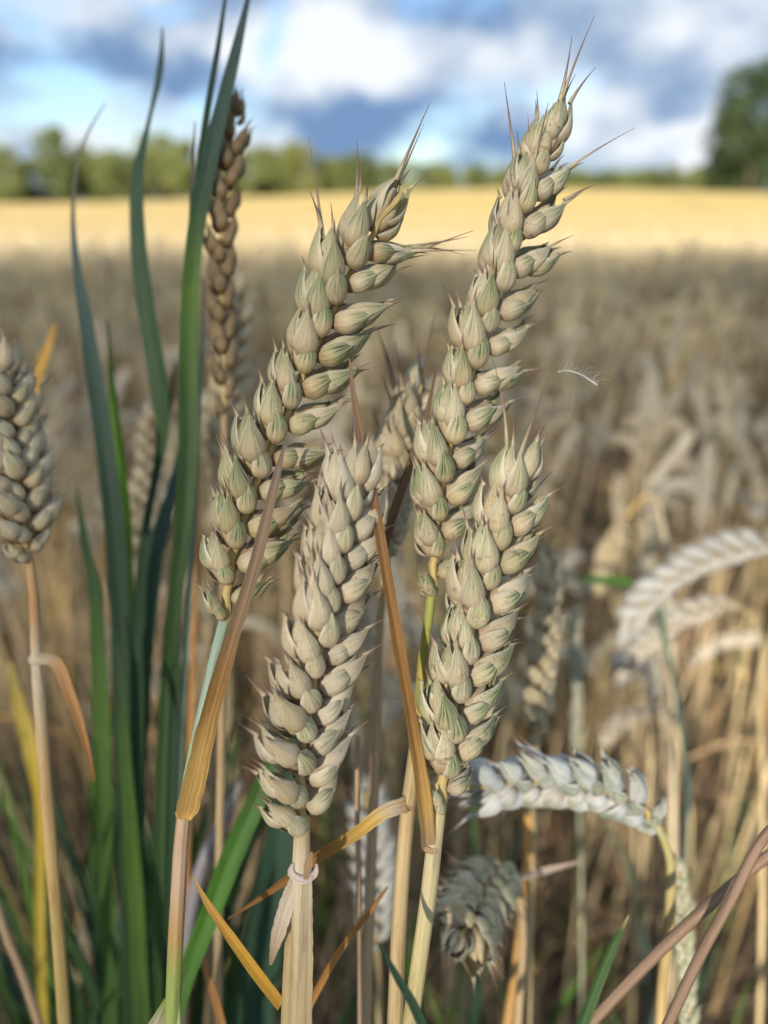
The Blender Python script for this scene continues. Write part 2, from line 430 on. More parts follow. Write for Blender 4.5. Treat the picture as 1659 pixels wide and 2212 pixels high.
# ------------------------------------------------------------------ husks and spikelets
UL = [0, .08, .22, .38, .55, .70, .82, .91, .97, 1.0]
def husk(L, W, D, kind, awn=0.0, nu=12, nv=11, rg=random):
    """boat-shaped shell: base at origin, length +Z, convex side +Y"""
    if kind == 'glume':
        prof = [.42, .70, .94, 1.0, .96, .82, .62, .42, .27, .17]
    else:
        prof = [.34, .64, .93, 1.0, .87, .62, .39, .23, .15, .11]
    us = np.linspace(0, 1, nu) ** 0.92
    pr = np.interp(us, UL, prof)
    V = []; U = []
    skew = rg.uniform(-.12, .12) * W; bow = rg.uniform(.05, .10) * L
    vk = rg.uniform(-.1, .1)
    for i, u in enumerate(us):
        w = W / 2 * pr[i]; d = D * pr[i] ** 0.85
        thm = math.radians(112 - 38 * u)
        for k in range(nv):
            v = -1 + 2 * k / (nv - 1); th = v * thm
            x = w * math.sin(th) / max(math.sin(min(thm, math.pi / 2)), .5)
            y = d * math.cos(th)
            kl = math.exp(-((v - vk) / .16) ** 2)
            y += 0.10 * D * kl * (0.4 + u)
            y += bow * math.sin(math.pi * u) * 0.7 - 0.10 * L * u * u
            z = L * u
            if kind == 'glume': z += L * 0.10 * kl * max(0, (u - .8) / .2) - L * .07 * abs(v) * max(0, (u - .75) / .25) + rg.uniform(-.012, .012) * L * (u > .95)
            x += skew * u * u
            V.append((x, y, z)); U.append((v * .5 + .5, u))
    F = [(i * nv + k, i * nv + k + 1, (i + 1) * nv + k + 1, (i + 1) * nv + k) for i in range(nu - 1) for k in range(nv - 1)]
    if awn > 0:
        o = len(V); na = 9; r0 = 0.00052
        tip = np.array([skew, bow * 0 - 0.10 * L + D * .07, L]); bx = rg.uniform(-.12, .12); by = rg.uniform(.0, .22)
        for i in range(na):
            t = i / (na - 1); c = tip + np.array([bx * t * t, by * t * t * .8 - .0, t]) * awn - np.array([0, 0, L * .05])
            r = r0 * (1 - t) ** 1.5 + 0.00007
            for k in range(4):
                a = math.pi / 2 * k
                V.append((c[0] + r * math.cos(a), c[1] + r * math.sin(a), c[2])); U.append((.5, 1.0 + .5 * min(1, t * 1.3)))
        F += [(o + i * 4 + k, o + i * 4 + (k + 1) % 4, o + (i + 1) * 4 + (k + 1) % 4, o + (i + 1) * 4 + k) for i in range(na - 1) for k in range(4)]
    return np.array(V), F, np.array(U)

MM = 0.001
rg = random.Random(5)
HG = [husk(rg.uniform(7.4, 8.6) * MM, rg.uniform(4.6, 5.4) * MM, rg.uniform(2.1, 2.6) * MM, 'glume', 0, 14, 13, rg) for _ in range(6)]
HL = {}
for key, (a0, a1) in {'short': (2.0, 4.2), 'mid': (4, 8), 'long': (10, 22)}.items():
    HL[key] = [husk(rg.uniform(9.6, 11.2) * MM, rg.uniform(4.8, 5.6) * MM, rg.uniform(2.3, 2.9) * MM, 'lemma', rg.uniform(a0, a1) * MM, 14, 13, rg) for _ in range(6)]
ME_G = [mkmesh('glume', *h, mat=M_HUSK) for h in HG]
ME_L = {k: [mkmesh('lemma', *h, mat=M_HUSK) for h in v] for k, v in HL.items()}
LG = husk(8 * MM, 5 * MM, 2.3 * MM, 'glume', 0, 5, 5, rg)          # light versions
LL = husk(10.4 * MM, 5 * MM, 2.5 * MM, 'lemma', 3 * MM, 6, 5, rg)

def core():
    parts = []
    for (x, y, z, sx, l) in ((.7, .2, 1.0, 1.25, 9.0), (-.7, .2, 1.4, 1.2, 9.2), (0, .9, 3.4, .95, 8.0)):
        c = curve([(x * MM * .5, y * MM, 0), (x * MM * 1.7, y * 1.5 * MM, (z + l * .45) * MM), (x * MM * 1.2, y * 2.2 * MM, (z + l) * MM)], 8)
        r = np.interp(np.linspace(0, 1, 8), [0, .3, .6, 1], [.5, 1.0, .9, .1]) * sx * 1.6 * MM
        v, f, u = tube(c, r, 7); u[:, 1] = np.clip((v[:, 2] / (11 * MM)), 0, 1) * .5; u[:, 0] = .5
        parts.append((v, f, u, None))
    V, F, U, C = merge(parts); return V, F, U
ME_CORE = mkmesh('spikelet', *core(), mat=M_HUSK)

def frame(X, Y, Z, o, s=1.0):
    m = np.eye(4); m[:3, 0] = X * s; m[:3, 1] = Y * s; m[:3, 2] = Z * s; m[:3, 3] = o; return m

#           kind  q   a   b   r0   z0  scale
FLORETS = [('g', +1, 4, 17, 1.55, -.2, 0.96), ('g', -1, 4, 17, 1.55, -.2, 0.96),
           ('l', +1, 20, 11, 0.9, 2.3, 1.00), ('l', -1, 24, 12, 0.9, 3.0, 0.98),
           ('l', +1, 60, 11, 0.8, 3.9, 0.92), ('l', -1, 82, 5, 0.4, 5.4, 0.80)]
def husk_mats(jit, rg):
    out = []
    X0 = np.array([1., 0, 0]); Y0 = np.array([0, 1., 0]); Z0 = np.array([0, 0, 1.])
    for (k, q, a, b, r0, z0, sc) in FLORETS:
        a = math.radians(a + rg.uniform(-1, 1) * jit); b = math.radians(b + rg.uniform(-.8, 1) * jit)
        O = q * math.cos(a) * X0 + math.sin(a) * Y0
        Z = math.cos(b) * Z0 + math.sin(b) * O; Y = math.cos(b) * O - math.sin(b) * Z0
        w = math.radians(rg.uniform(-1, 1) * jit)
        X = np.cross(Y, Z); Y, X = Y * math.cos(w) + X * math.sin(w), X * math.cos(w) - Y * math.sin(w)
        out.append((k, frame(X, Y, Z, O * r0 * MM + Z0 * z0 * MM, sc * rg.uniform(.93, 1.06))))
    return out

def lite_spikelet(hg, hl, seed, n=6):
    rg = random.Random(seed); parts = []
    for (k, m) in husk_mats(7, rg)[:n]:
        v, f, u = hg if k == 'g' else hl
        parts.append((v @ m[:3, :3].T + m[:3, 3], f, u, None))
    V, F, U, C = merge(parts); return V, F, U
MED_G = husk(8 * MM, 5 * MM, 2.3 * MM, 'glume', 0, 8, 7, rg); MED_L = husk(10.4 * MM, 5 * MM, 2.5 * MM, 'lemma', 4 * MM, 8, 7, rg)
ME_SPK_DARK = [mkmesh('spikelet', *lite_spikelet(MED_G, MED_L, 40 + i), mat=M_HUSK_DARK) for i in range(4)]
ME_SPK = [mkmesh('spikelet', *lite_spikelet(MED_G, MED_L, 40 + i), mat=M_HUSK) for i in range(4)]
LITE = [lite_spikelet(LG, LL, 60 + i, 5) for i in range(3)]

def spikelet_frames(c, n, roll, tl, tr, size, toward, rg, rudi=3, smooth=0):
    """frames of n spikelets set alternately on both sides of the axis c (base -> tip)"""
    t = tangents(c); N = len(c); out = []
    for k in range(n):
        s = (k + .25) / n * .93; i = min(N - 1, int(s * (N - 1))); T = t[i]
        R = nrm(np.cross(T, toward)); Cc = np.cross(R, T)
        r = roll + rg.uniform(-.12, .12)
        S = math.cos(r) * R + math.sin(r) * Cc
        sg = 1 if k % 2 else -1
        top = k == n - 1
        if top: S = -math.sin(r) * R + math.cos(r) * Cc
        ta = math.radians((tr if sg > 0 else tl) * (1.12 - .35 * s) + rg.uniform(-8, 8)) * (0.1 if top else 1)
        Y0 = sg * S; Z = math.cos(ta) * T + math.sin(ta) * Y0; Y = math.cos(ta) * Y0 - math.sin(ta) * T; X = np.cross(Y, Z)
        sz = size * rg.uniform(.90, 1.08) * (1 - .18 * max(0, (s - .75) / .25))
        if k < rudi: sz *= (.50, .66, .85)[k] if rudi == 3 else .8
        out.append((frame(X, Y, Z, c[i] + Y0 * .9 * MM * size, sz), s, top))
    return out

def hero_ear(plant, base, c, n, roll, tl, tr, size, green, pale, grime, seed, lgreen=.45, topawn=.72, rudi=3, jit=9, toward=None):
    rg = random.Random(seed); toward = -CF if toward is None else toward
    cr = c - base
    z = np.linspace(0, 1, 60); ci = cr[(z * (len(cr) - 1)).astype(int)]
    wob = np.sin(z * n * math.pi)[:, None] * nrm(np.cross(tangents(ci)[30], toward)) * .35 * MM
    V, F, U = tube(ci + wob, np.interp(z, [0, 1], [1.1, .6]) * MM * size, 7)
    obj('rachis', mkmesh('rachis', V, F, U, np.array(lin(188, 168, 112)), M_STEM), plant)
    for (m, s, top) in spikelet_frames(cr, n, roll, tl, tr, size, toward, rg, rudi):
        g = green * rg.uniform(.75, 1.15) * (1.12 - .45 * s)
        sp = obj('spikelet', ME_CORE, plant, m, (g * .2, pale, grime, 1))
        for (k, hm) in husk_mats(jit, rg):
            if k == 'g':
                me = rg.choice(ME_G); nm = 'glume'; gg = g * rg.uniform(.8, 1.2)
            else:
                r = rg.random()
                key = ('long' if r < .45 else 'mid') if s > topawn else ('mid' if r < .42 else 'short')
                me = rg.choice(ME_L[key]); nm = 'lemma'; gg = g * lgreen * rg.uniform(.2, 1.6)
            obj(nm, me, sp, hm, (min(1, gg), min(1, pale * rg.uniform(.7, 1.2) + rg.uniform(0, .12)), grime * rg.random() * 1.6, 1))

def mid_ear(plant, base, c, n, roll, tl, tr, size, green, pale, grime, seed, toward=None, rudi=3, dark=False):
    rg = random.Random(seed); toward = -CF if toward is None else toward
    cr = c - base; ci = cr[::max(1, len(cr) // 24)]
    V, F, U = tube(ci, 1.0 * MM * size, 6)
    obj('rachis', mkmesh('rachis', V, F, U, np.array(lin(188, 168, 112)), M_STEM), plant)
    for (m, s, top) in spikelet_frames(cr, n, roll, tl, tr, size, toward, rg, rudi):
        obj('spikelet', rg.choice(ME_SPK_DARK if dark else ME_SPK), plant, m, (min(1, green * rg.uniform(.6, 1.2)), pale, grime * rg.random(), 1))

# ------------------------------------------------------------------ colours of straw and leaf
C_STRAW = lin(176, 157, 118); C_PALE = lin(196, 184, 158); C_OCHRE = lin(186, 152, 90); C_ORANGE = lin(146, 108, 60)
C_TAN = lin(166, 140, 108); C_GLAUC = lin(146, 166, 146); C_GSTEM = lin(140, 156, 84); C_GREY = lin(150, 140, 130)
C_GREEN = lin(70, 98, 56); C_DGREEN = lin(54, 80, 60); C_BGREEN = lin(86, 118, 46); C_BLUEG = lin(82, 102, 98); C_YG = lin(142, 160, 62)

def pxpath(pts, dz=0.0): return [P(*p) for p in pts]
def to_ground(pts, lean=(0.0, 0.02), steps=2):
    """carry a path that leaves the frame down to the soil"""
    p = [np.asarray(q, float) for q in pts]
    d = nrm(p[-1] - p[-2]); z = p[-1][2]
    d = nrm(np.array([d[0] * .5, d[1] * .5, -1.0]))
    mid = p[-1] + d * (z * .5 / -d[2]); end = np.array([mid[0] + (mid - p[-1])[0] * .35 + lean[0], mid[1] + (mid - p[-1])[1] * .35 + lean[1], 0.0])
    return p + [mid, end]

def add_stem(plant, base, pts, r, cols, name='stem', ns=10, n=60):
    c = curve(pts, n, False)
    rad = np.interp(np.linspace(0, 1, n), np.linspace(0, 1, len(r)), r) * MM
    V, F, U = tube(c - base, rad, ns); cc = np.repeat(ramp(cols, n), ns, 0); cc = np.vstack([cc, cc[:1], cc[-1:]])
    return obj(name, mkmesh(name, V, F, U, cc, M_STEM), plant)

def add_blade(plant, base, pts, wid, cols, face=None, fold=.25, twist=0.0, name='leaf', mat=None, n=40, curl=0.0, t0=0.0, dry=False):
    c = curve(pts, n, False)
    w = np.interp(np.linspace(0, 1, n), np.linspace(0, 1, len(wid)), wid) * MM
    if dry:                                     # dried edge: ragged and slightly wavy
        w = w * (1 + .07 * np.sin(np.arange(n) * 1.7) * np.sin(np.arange(n) * .43 + 1))
    tw = t0 + np.linspace(0, twist, n)
    V, F, U = blade(c - base, w, -CF if face is None else face, fold, tw, 7, curl)
    cc = np.repeat(ramp(cols, n), 7, 0)
    return obj(name, mkmesh(name, V, F, U, cc, mat or M_LEAF), plant)

def add_node(plant, base, p, r, h, axis, col, name='collar'):
    a = nrm(axis); z = np.linspace(-1, 1, 9); c = np.asarray(p) + a[None] * z[:, None] * h * MM / 2 - base
    rr = r * (0.86 + .14 * np.cos(z * math.pi / 2)) * MM
    V, F, U = tube(c, rr, 10)
    V += RNG.normal(0, .05 * MM, V.shape)
    return obj(name, mkmesh(name, V, F, U, np.array(col), M_STEM), plant)

# ------------------------------------------------------------------ the wheat plants in focus
G_FRONT = 'wheat ears in the foreground'
def plant_from(stem_px, label, group=None, name='wheat_plant', lean=(0., .02)):
    pts = to_ground(pxpath(stem_px), lean); base = pts[-1].copy()
    return thing(name, base, label, 'wheat', group), base, pts

# A: the left one, leaning right, with the ochre leaf across it
pl, b, st = plant_from([(486, 1338, .180), (470, 1400, .180), (434, 1560, .179), (408, 1690, .178), (397, 1765, .177), (384, 1950, .175), (372, 2230, .172)],
    'plump green-tinged wheat ear leaning right, an ochre folded leaf across it', G_FRONT)
hero_ear(pl, b, curve(pxpath([(487, 1345, .180), (497, 1240, .180), (545, 1070, .179), (622, 890, .178), (702, 700, .176), (782, 540, .174), (836, 458, .173), (868, 415, .173)]), 200),
         23, math.radians(-36), 28, 50, 1.08, 1.0, .05, .6, 101, .75, .70)
add_stem(pl, b, st, [1.35, 1.4, 1.45, 1.5, 1.7, 1.75, 1.8, 1.8, 1.8, 1.8],
         [(0, C_GLAUC), (.25, C_GLAUC), (.40, lin(160, 172, 116)), (.5, lin(178, 152, 124)), (.60, lin(176, 150, 126)), (.655, lin(164, 132, 82)), (.70, C_GSTEM), (1, C_GSTEM)])
add_blade(pl, b, pxpath([(400, 1772, .1742), (404, 1752, .1737), (420, 1690, .172), (447, 1570, .170), (498, 1390, .168), (545, 1240, .167), (590, 1060, .167), (616, 955, .167)]),
          [2.2, 5.0, 5.0, 4.2, 3.3, 2.9, 2.2, .5], [(0, lin(214, 178, 96)), (.12, C_OCHRE), (.35, C_OCHRE), (.5, C_ORANGE), (.62, lin(142, 118, 92)), (.85, lin(138, 118, 98)), (1, lin(130, 118, 106))], fold=.55, twist=.5, t0=-.3, dry=True)
add_blade(pl, b, pxpath([(372, 2160, .172), (352, 2230, .170), (318, 2330, .168)]), [3.5, 8, 9], [(0, C_YG), (.4, C_PALE), (1, C_PALE)], fold=.5, name='leaf_sheath')
add_node(pl, b, P(398, 1757, .177), 2.05, 1.6, st[4] - st[3], lin(176, 138, 86))

# B: the pale one in the middle
pl, b, st = plant_from([(652, 1760, .1675), (652, 1820, .168), (650, 1885, .168), (650, 2000, .167), (646, 2230, .165)],
    'pale tan ripe wheat ear in the middle, above a white collar', G_FRONT)
hero_ear(pl, b, curve(pxpath([(653, 1790, .1675), (650, 1690, .167), (668, 1530, .167), (698, 1360, .167), (728, 1200, .168), (752, 1080, .169), (760, 1010, .170)]), 200),
         22, math.radians(-50), 36, 46, 1.08, .5, .14, .9, 202, .35, 2, 2, 11)
add_stem(pl, b, st, [1.7, 1.9, 2.0, 2.1, 2.1, 2.0, 2.0], [(0, lin(176, 172, 120)), (.1, C_STRAW), (.3, C_PALE), (.6, C_STRAW), (1, C_STRAW)])
add_stem(pl, b, [P(642, 1900, .1705), P(632, 2010, .171), P(622, 2230, .170), P(618, 2400, .169), b + [.012, .02, 0]], [1.2, 1.6, 1.7, 1.7, 1.7], [(0, C_STRAW), (1, lin(180, 160, 104))], name='tiller_stem')
add_blade(pl, b, pxpath([(648, 1892, .167), (628, 1935, .166), (600, 2020, .166), (584, 2085, .167)]), [3.4, 3.6, 3.0, .6], [(0, C_PALE), (.5, lin(206, 190, 168)), (1, C_TAN)], fold=.3, name='leaf_sheath', dry=True)
add_blade(pl, b, pxpath([(664, 1893, .1655), (662, 1960, .1650), (660, 2080, .1640), (655, 2240, .163)]), [2.0, 2.6, 3.2, 3.4], [(0, C_PALE), (1, C_STRAW)], fold=.6, name='leaf_sheath', dry=True)
add_node(pl, b, P(652, 1884, .1675), 2.3, 1.8, [0, 0, 1], lin(200, 186, 174))
add_blade(pl, b, pxpath([(660, 1900, .1650), (666, 1866, .1650), (674, 1840, .1660)]), [.8, 1.8, .5], [(0, C_TAN), (1, C_TAN)], name='ligule')
add_blade(pl, b, pxpath([(632, 1866, .166), (628, 1885, .166), (652, 1902, .165), (680, 1888, .166), (684, 1866, .166)]), [.5, 1.5, 1.7, 1.4, .4], [(0, lin(208, 196, 186)), (1, lin(208, 196, 186))], name='auricle', n=16)

# C: the tall one on the right
pl, b, st = plant_from([(934, 1250, .187), (930, 1300, .187), (914, 1420, .187), (903, 1540, .186), (892, 1660, .185), (882, 1740, .184), (868, 1900, .182), (852, 2230, .179)],
    'tallest wheat ear, upright against the sky with long awns at its tip', G_FRONT)
hero_ear(pl, b, curve(pxpath([(934, 1290, .187), (940, 1180, .187), (962, 1010, .186), (1012, 830, .185), (1072, 640, .183), (1128, 460, .181), (1172, 320, .180), (1200, 225, .179)]), 200),
         24, math.radians(-40), 20, 40, 1.03, .95, .10, 1.0, 303, .8, .72, 3)
add_stem(pl, b, st, [1.1, 1.15, 1.2, 1.3, 1.7, 1.85, 1.9, 1.9, 1.9, 1.9], [(0, lin(168, 172, 112)), (.11, lin(150, 160, 84)), (.32, lin(178, 158, 74)), (.46, C_STRAW), (.6, lin(182, 160, 118)), (1, C_STRAW)])
add_blade(pl, b, pxpath([(878, 1738, .1815), (835, 1752, .181), (770, 1800, .182), (690, 1850, .184), (600, 1915, .188), (492, 1985, .192)]),
          [3.6, 3.3, 3.0, 2.8, 2.2, .4], [(0, C_TAN), (.15, C_PALE), (.3, lin(212, 176, 92)), (.55, C_ORANGE), (1, C_ORANGE)], face=[.2, -.6, .7], fold=.35, twist=.7, dry=True)
add_node(pl, b, P(881, 1742, .184), 2.1, 1.4, st[5] - st[4], lin(160, 134, 104))

# D: the lower right one
pl, b, st = plant_from([(950, 1690, .1765), (948, 1740, .177), (938, 1825, .177), (922, 1960, .176), (905, 2080, .175), (884, 2230, .173)],
    'green-striped wheat ear with dark specked tips, right below the tallest ear', G_FRONT)
hero_ear(pl, b, curve(pxpath([(950, 1755, .1765), (962, 1660, .176), (986, 1500, .175), (1024, 1340, .174), (1072, 1180, .173), (1108, 1060, .172), (1130, 970, .172)]), 200),
         18, math.radians(-42), 24, 52, 1.12, .95, .12, 1.5, 404, .8, .75, 3)
add_stem(pl, b, st, [1.5, 1.7, 1.9, 1.9, 1.9, 1.9, 1.9], [(0, lin(190, 178, 124)), (.3, lin(188, 176, 136)), (.6, lin(186, 172, 122)), (1, C_STRAW)])
add_blade(pl, b, pxpath([(926, 1832, .1745), (918, 1740, .1715), (892, 1570, .169), (854, 1350, .168), (818, 1140, .169), (790, 985, .171), (768, 880, .173), (755, 775, .175)]),
          [3.6, 3.8, 2.8, 2.6, 2.3, 1.9, 1.6, .4], [(0, C_TAN), (.12, C_OCHRE), (.3, C_ORANGE), (.5, C_ORANGE), (.68, lin(128, 100, 76)), (1, lin(150, 126, 98))], fold=.55, twist=.6, t0=-.5, dry=True)
add_node(pl, b, P(932, 1832, .1768), 2.1, 1.4, st[2] - st[1], lin(166, 138, 106))

# E: half hidden between A and C
pl, b, st = plant_from([(838, 1180, .226), (820, 1350, .226), (812, 1600, .225), (800, 1900, .222), (790, 2230, .218)],
    'half-hidden wheat ear behind two crossing brown leaves, left of the tallest ear', G_FRONT)
hero_ear(pl, b, curve(pxpath([(838, 1200, .226), (846, 1110, .225), (862, 1000, .224), (888, 900, .222), (908, 830, .221)]), 140),
         15, math.radians(-60), 30, 32, 1.02, .6, .12, .8, 505, .5, .6, 2)
add_stem(pl, b, st, [1.2, 1.4, 1.6, 1.6, 1.6, 1.6], [(0, C_STRAW), (.3, C_TAN), (1, C_STRAW)], ns=8)
add_blade(pl, b, pxpath([(822, 1215, .200), (850, 1110, .196), (888, 1000, .194), (920, 900, .194), (942, 800, .195)]), [2.2, 2.4, 2.2, 1.6, .4],
          [(0, lin(120, 94, 72)), (1, lin(132, 108, 84))], fold=.6, twist=.4, dry=True)

# F: at the left edge
pl, b, st = plant_from([(60, 1190, .215), (70, 1260, .215), (80, 1420, .215), (92, 1600, .214), (112, 1850, .213), (136, 2160, .211), (142, 2260, .210)],
    'tan wheat ear cut off by the left edge, on an orange stem', G_FRONT)
hero_ear(pl, b, curve(pxpath([(60, 1215, .215), (50, 1110, .214), (34, 1000, .213), (16, 880, .212), (2, 780, .211)]), 140),
         18, math.radians(-60), 40, 38, 1.05, .35, .1, .8, 606, .4, .9, 3)
add_stem(pl, b, st, [1.2, 1.4, 1.8, 1.8, 1.8, 1.8, 1.8, 1.8], [(0, lin(186, 156, 112)), (.18, lin(184, 142, 94)), (.26, C_PALE), (.4, lin(186, 154, 108)), (.6, lin(172, 148, 88)), (1, C_STRAW)])
add_blade(pl, b, pxpath([(82, 1424, .213), (118, 1430, .209), (150, 1500, .208), (180, 1590, .209), (205, 1690, .211)]), [3.0, 3.2, 3.0, 2.0, .4],
          [(0, C_PALE), (.3, lin(200, 156, 104)), (1, lin(176, 120, 70))], fold=.4, twist=.6, dry=True)
add_node(pl, b, P(80, 1424, .215), 2.3, 2.0, [0, 0, 1], C_PALE)

# H: whitish nodding ear lower right
pl, b, st = plant_from([(1395, 1765, .232), (1425, 1795, .232), (1446, 1850, .232), (1448, 1940, .231), (1432, 2120, .230), (1422, 2250, .229)],
    'bluish-white waxy wheat ear hanging over sideways at lower right', G_FRONT)
hero_ear(pl, b, curve(pxpath([(1424, 1795, .232), (1396, 1752, .231), (1340, 1716, .230), (1260, 1696, .229), (1160, 1688, .228), (1060, 1694, .227), (1005, 1704, .227)]), 200),
         17, math.radians(34), 40, 36, 1.08, .75, .7, .25, 707, .7, .5, 3, 14)
add_stem(pl, b, st, [1.2, 1.3, 1.4, 1.6, 1.7, 1.7, 1.7, 1.7], [(0, C_GLAUC), (.2, lin(176, 168, 112)), (.5, lin(162, 140, 92)), (1, C_STRAW)])

# ------------------------------------------------------------------ blurred ears behind, each one by itself
def mid_plant(label, ear_px, stem_px, n, roll, tl, tr, size, green, pale, seed, scol, r=1.4, grime=.5, leaf=None, dark=False):
    pl, b, st = plant_from(stem_px, label, 'single blurred wheat ears behind the foreground')
    mid_ear(pl, b, curve(pxpath(ear_px), 160), n, math.radians(roll), tl, tr, size, green, pale, grime, seed, dark=dark)
    add_stem(pl, b, st, [r * .8, r, r * 1.1, r * 1.1], scol, ns=7, n=40)
    if leaf: add_blade(pl, b, pxpath(leaf[0]), leaf[1], leaf[2], fold=.3, twist=.5, n=24, dry=True)
    return pl
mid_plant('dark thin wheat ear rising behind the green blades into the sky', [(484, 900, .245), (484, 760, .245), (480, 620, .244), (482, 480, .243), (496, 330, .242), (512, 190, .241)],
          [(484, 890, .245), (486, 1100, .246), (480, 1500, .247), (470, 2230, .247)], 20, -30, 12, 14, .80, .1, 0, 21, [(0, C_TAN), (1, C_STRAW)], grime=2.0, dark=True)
mid_plant('blurred tan wheat ear just right of the low specked ear', [(1160, 1610, .30), (1168, 1480, .30), (1182, 1340, .30), (1186, 1200, .30)],
          [(1160, 1600, .30), (1150, 1800, .30), (1140, 2230, .30)], 19, -60, 34, 34, 1.0, .3, .12, 22, [(0, C_STRAW), (1, C_STRAW)])
mid_plant('large whitish wheat ear arching down from the right edge', [(1700, 1178, .40), (1600, 1180, .40), (1500, 1215, .40), (1410, 1280, .40), (1335, 1380, .40)],
          [(1690, 1180, .40), (1740, 1230, .40), (1760, 1400, .40), (1760, 2200, .40)], 22, 30, 32, 28, 1.15, .05, .55, 23, [(0, C_STRAW), (1, C_STRAW)])
mid_plant('smaller pale wheat ear drooping beneath the large arching one', [(1590, 1300, .44), (1500, 1320, .44), (1420, 1370, .44), (1330, 1450, .44)],
          [(1580, 1300, .44), (1630, 1340, .44), (1640, 1500, .44), (1640, 2200, .44)], 19, 30, 30, 28, .95, .05, .4, 24, [(0, C_STRAW), (1, C_STRAW)])
mid_plant('blurred wheat ear hanging from a sharply bent golden stem at right', [(1345, 1130, .58), (1325, 1170, .58), (1305, 1220, .58), (1285, 1270, .58)],
          [(1350, 1122, .58), (1400, 1070, .58), (1440, 1180, .59), (1450, 1500, .60), (1450, 2100, .62)], 14, -50, 26, 26, 1.1, .1, .05, 25, [(0, C_OCHRE), (.1, C_OCHRE), (.3, C_PALE), (1, C_STRAW)], 2.4)
mid_plant('blurred pale ear tilted right above the bent golden stem', [(1395, 1065, .66), (1440, 1005, .66), (1500, 935, .66)],
          [(1395, 1065, .66), (1380, 1200, .66), (1370, 1500, .66), (1370, 2100, .66)], 15, -50, 16, 16, .9, .2, .3, 26, [(0, C_STRAW), (1, C_STRAW)])
pl, b, st = plant_from([(1084, 1872, .268), (1108, 1880, .276), (1126, 1960, .280), (1118, 2230, .276)],
    'wheat ear low right of centre tipped towards the viewer, husks in a rosette', 'single blurred wheat ears behind the foreground')
hero_ear(pl, b, curve(pxpath([(1086, 1872, .268), (1062, 1905, .258), (1025, 1965, .240), (992, 2030, .220)]), 140), 15, math.radians(-60), 36, 40, 1.1, .8, .10, .6, 808, .6, .9, 2, 12)
add_stem(pl, b, st, [1.2, 1.4, 1.5, 1.5], [(0, C_STRAW), (1, C_TAN)], ns=7, n=40)
add_blade(pl, b, pxpath([(1110, 1900, .276), (1180, 1880, .275), (1260, 1860, .275)]), [2.2, 2.4, .6], [(0, C_PALE), (1, lin(180, 162, 150))], fold=.3, twist=.5, n=24, dry=True)
mid_plant('white feathery wheat ear low behind the middle stems', [(815, 2050, .34), (810, 1950, .34), (800, 1820, .34), (788, 1700, .34)],
          [(815, 2050, .34), (818, 2150, .34), (818, 2330, .34)], 17, -30, 40, 40, 1.1, .1, .6, 28, [(0, C_STRAW), (1, C_STRAW)])
mid_plant('brownish wheat ear standing right behind the dark thin one', [(470, 1040, .33), (480, 940, .33), (496, 800, .33), (505, 660, .33), (508, 610, .33)],
          [(470, 1030, .33), (462, 1300, .33), (455, 1700, .33), (450, 2230, .33)], 20, -60, 34, 40, 1.05, .25, .05, 29, [(0, C_STRAW), (1, C_TAN)], grime=1.2)
mid_plant('tan wheat ear seen between the left green blades', [(305, 1230, .36), (312, 1120, .36), (322, 1000, .36), (335, 880, .36)],
          [(305, 1230, .36), (300, 1500, .36), (296, 2230, .36)], 19, -60, 30, 30, 1.0, .15, .12, 30, [(0, C_STRAW), (1, C_STRAW)])

# thin bluish ear of a grass beside the nodding white ear, and one further back
def thin_ear(label, px, size, seed, pale, green):
    pts = pxpath(px); c = curve(pts, 120)
    full = to_ground([P(*px[0]), P(px[0][0] + 3, px[0][1] + 60, px[0][2])]); b = full[-1].copy()
    pl = thing('grass_plant', b, label, 'grass')
    mid_ear(pl, b, c, 24, .6, 13, 13, size, green, pale, .1, seed, rudi=0)
    add_stem(pl, b, full, [.7, .9, .9], [(0, C_GLAUC), (1, C_STRAW)], ns=6, n=20)
thin_ear('slim bluish-green grass spike standing behind the nodding white ear stem', [(1492, 2260, .262), (1486, 2120, .262), (1478, 1990, .262), (1466, 1850, .262)], .55, 31, .35, 1.0)
thin_ear('slim pale green grass spike behind the gap right of the low ears', [(1246, 1640, .42), (1248, 1520, .42), (1244, 1400, .42), (1246, 1300, .42)], .6, 32, .4, .9)

# ------------------------------------------------------------------ green grass on the left
def grass_tuft(label, base_px, blades, group=None, cat='grass'):
    b = P(*base_px); b = np.array([b[0], b[1] + .02, 0.0])
    pl = thing('grass_plant', b, label, cat, group)
    for (px, wid, cols, kw) in blades:
        pts = pxpath(px)
        kw = dict(kw); grd = kw.pop('ground', True)
        if grd:
            e = pts[-1]; off = np.array([RNG.uniform(-.012, .012), RNG.uniform(-.012, .012), 0])
            pts = pts + [e * .45 + (b + off) * .55 + np.array([0, 0, .02]), b + off]
            wid = list(wid) + [wid[-1] * .8, wid[-1] * .5]
        n0 = len(px)
        add_blade(pl, b, pts, wid, cols, name='leaf', mat=M_GRASS, n=44, **kw)
    return pl
g = [(0, C_BLUEG), (.2, C_DGREEN), (.6, C_GREEN), (1, C_DGREEN)]
g2 = [(0, C_DGREEN), (.25, C_GREEN), (.5, C_BGREEN), (1, C_DGREEN)]
g3 = [(0, C_DGREEN), (.3, C_DGREEN), (1, C_GREEN)]
gt = [(0, lin(120, 110, 96)), (.14, lin(112, 108, 96)), (.22, C_BLUEG), (.5, C_DGREEN), (1, C_GREEN)]
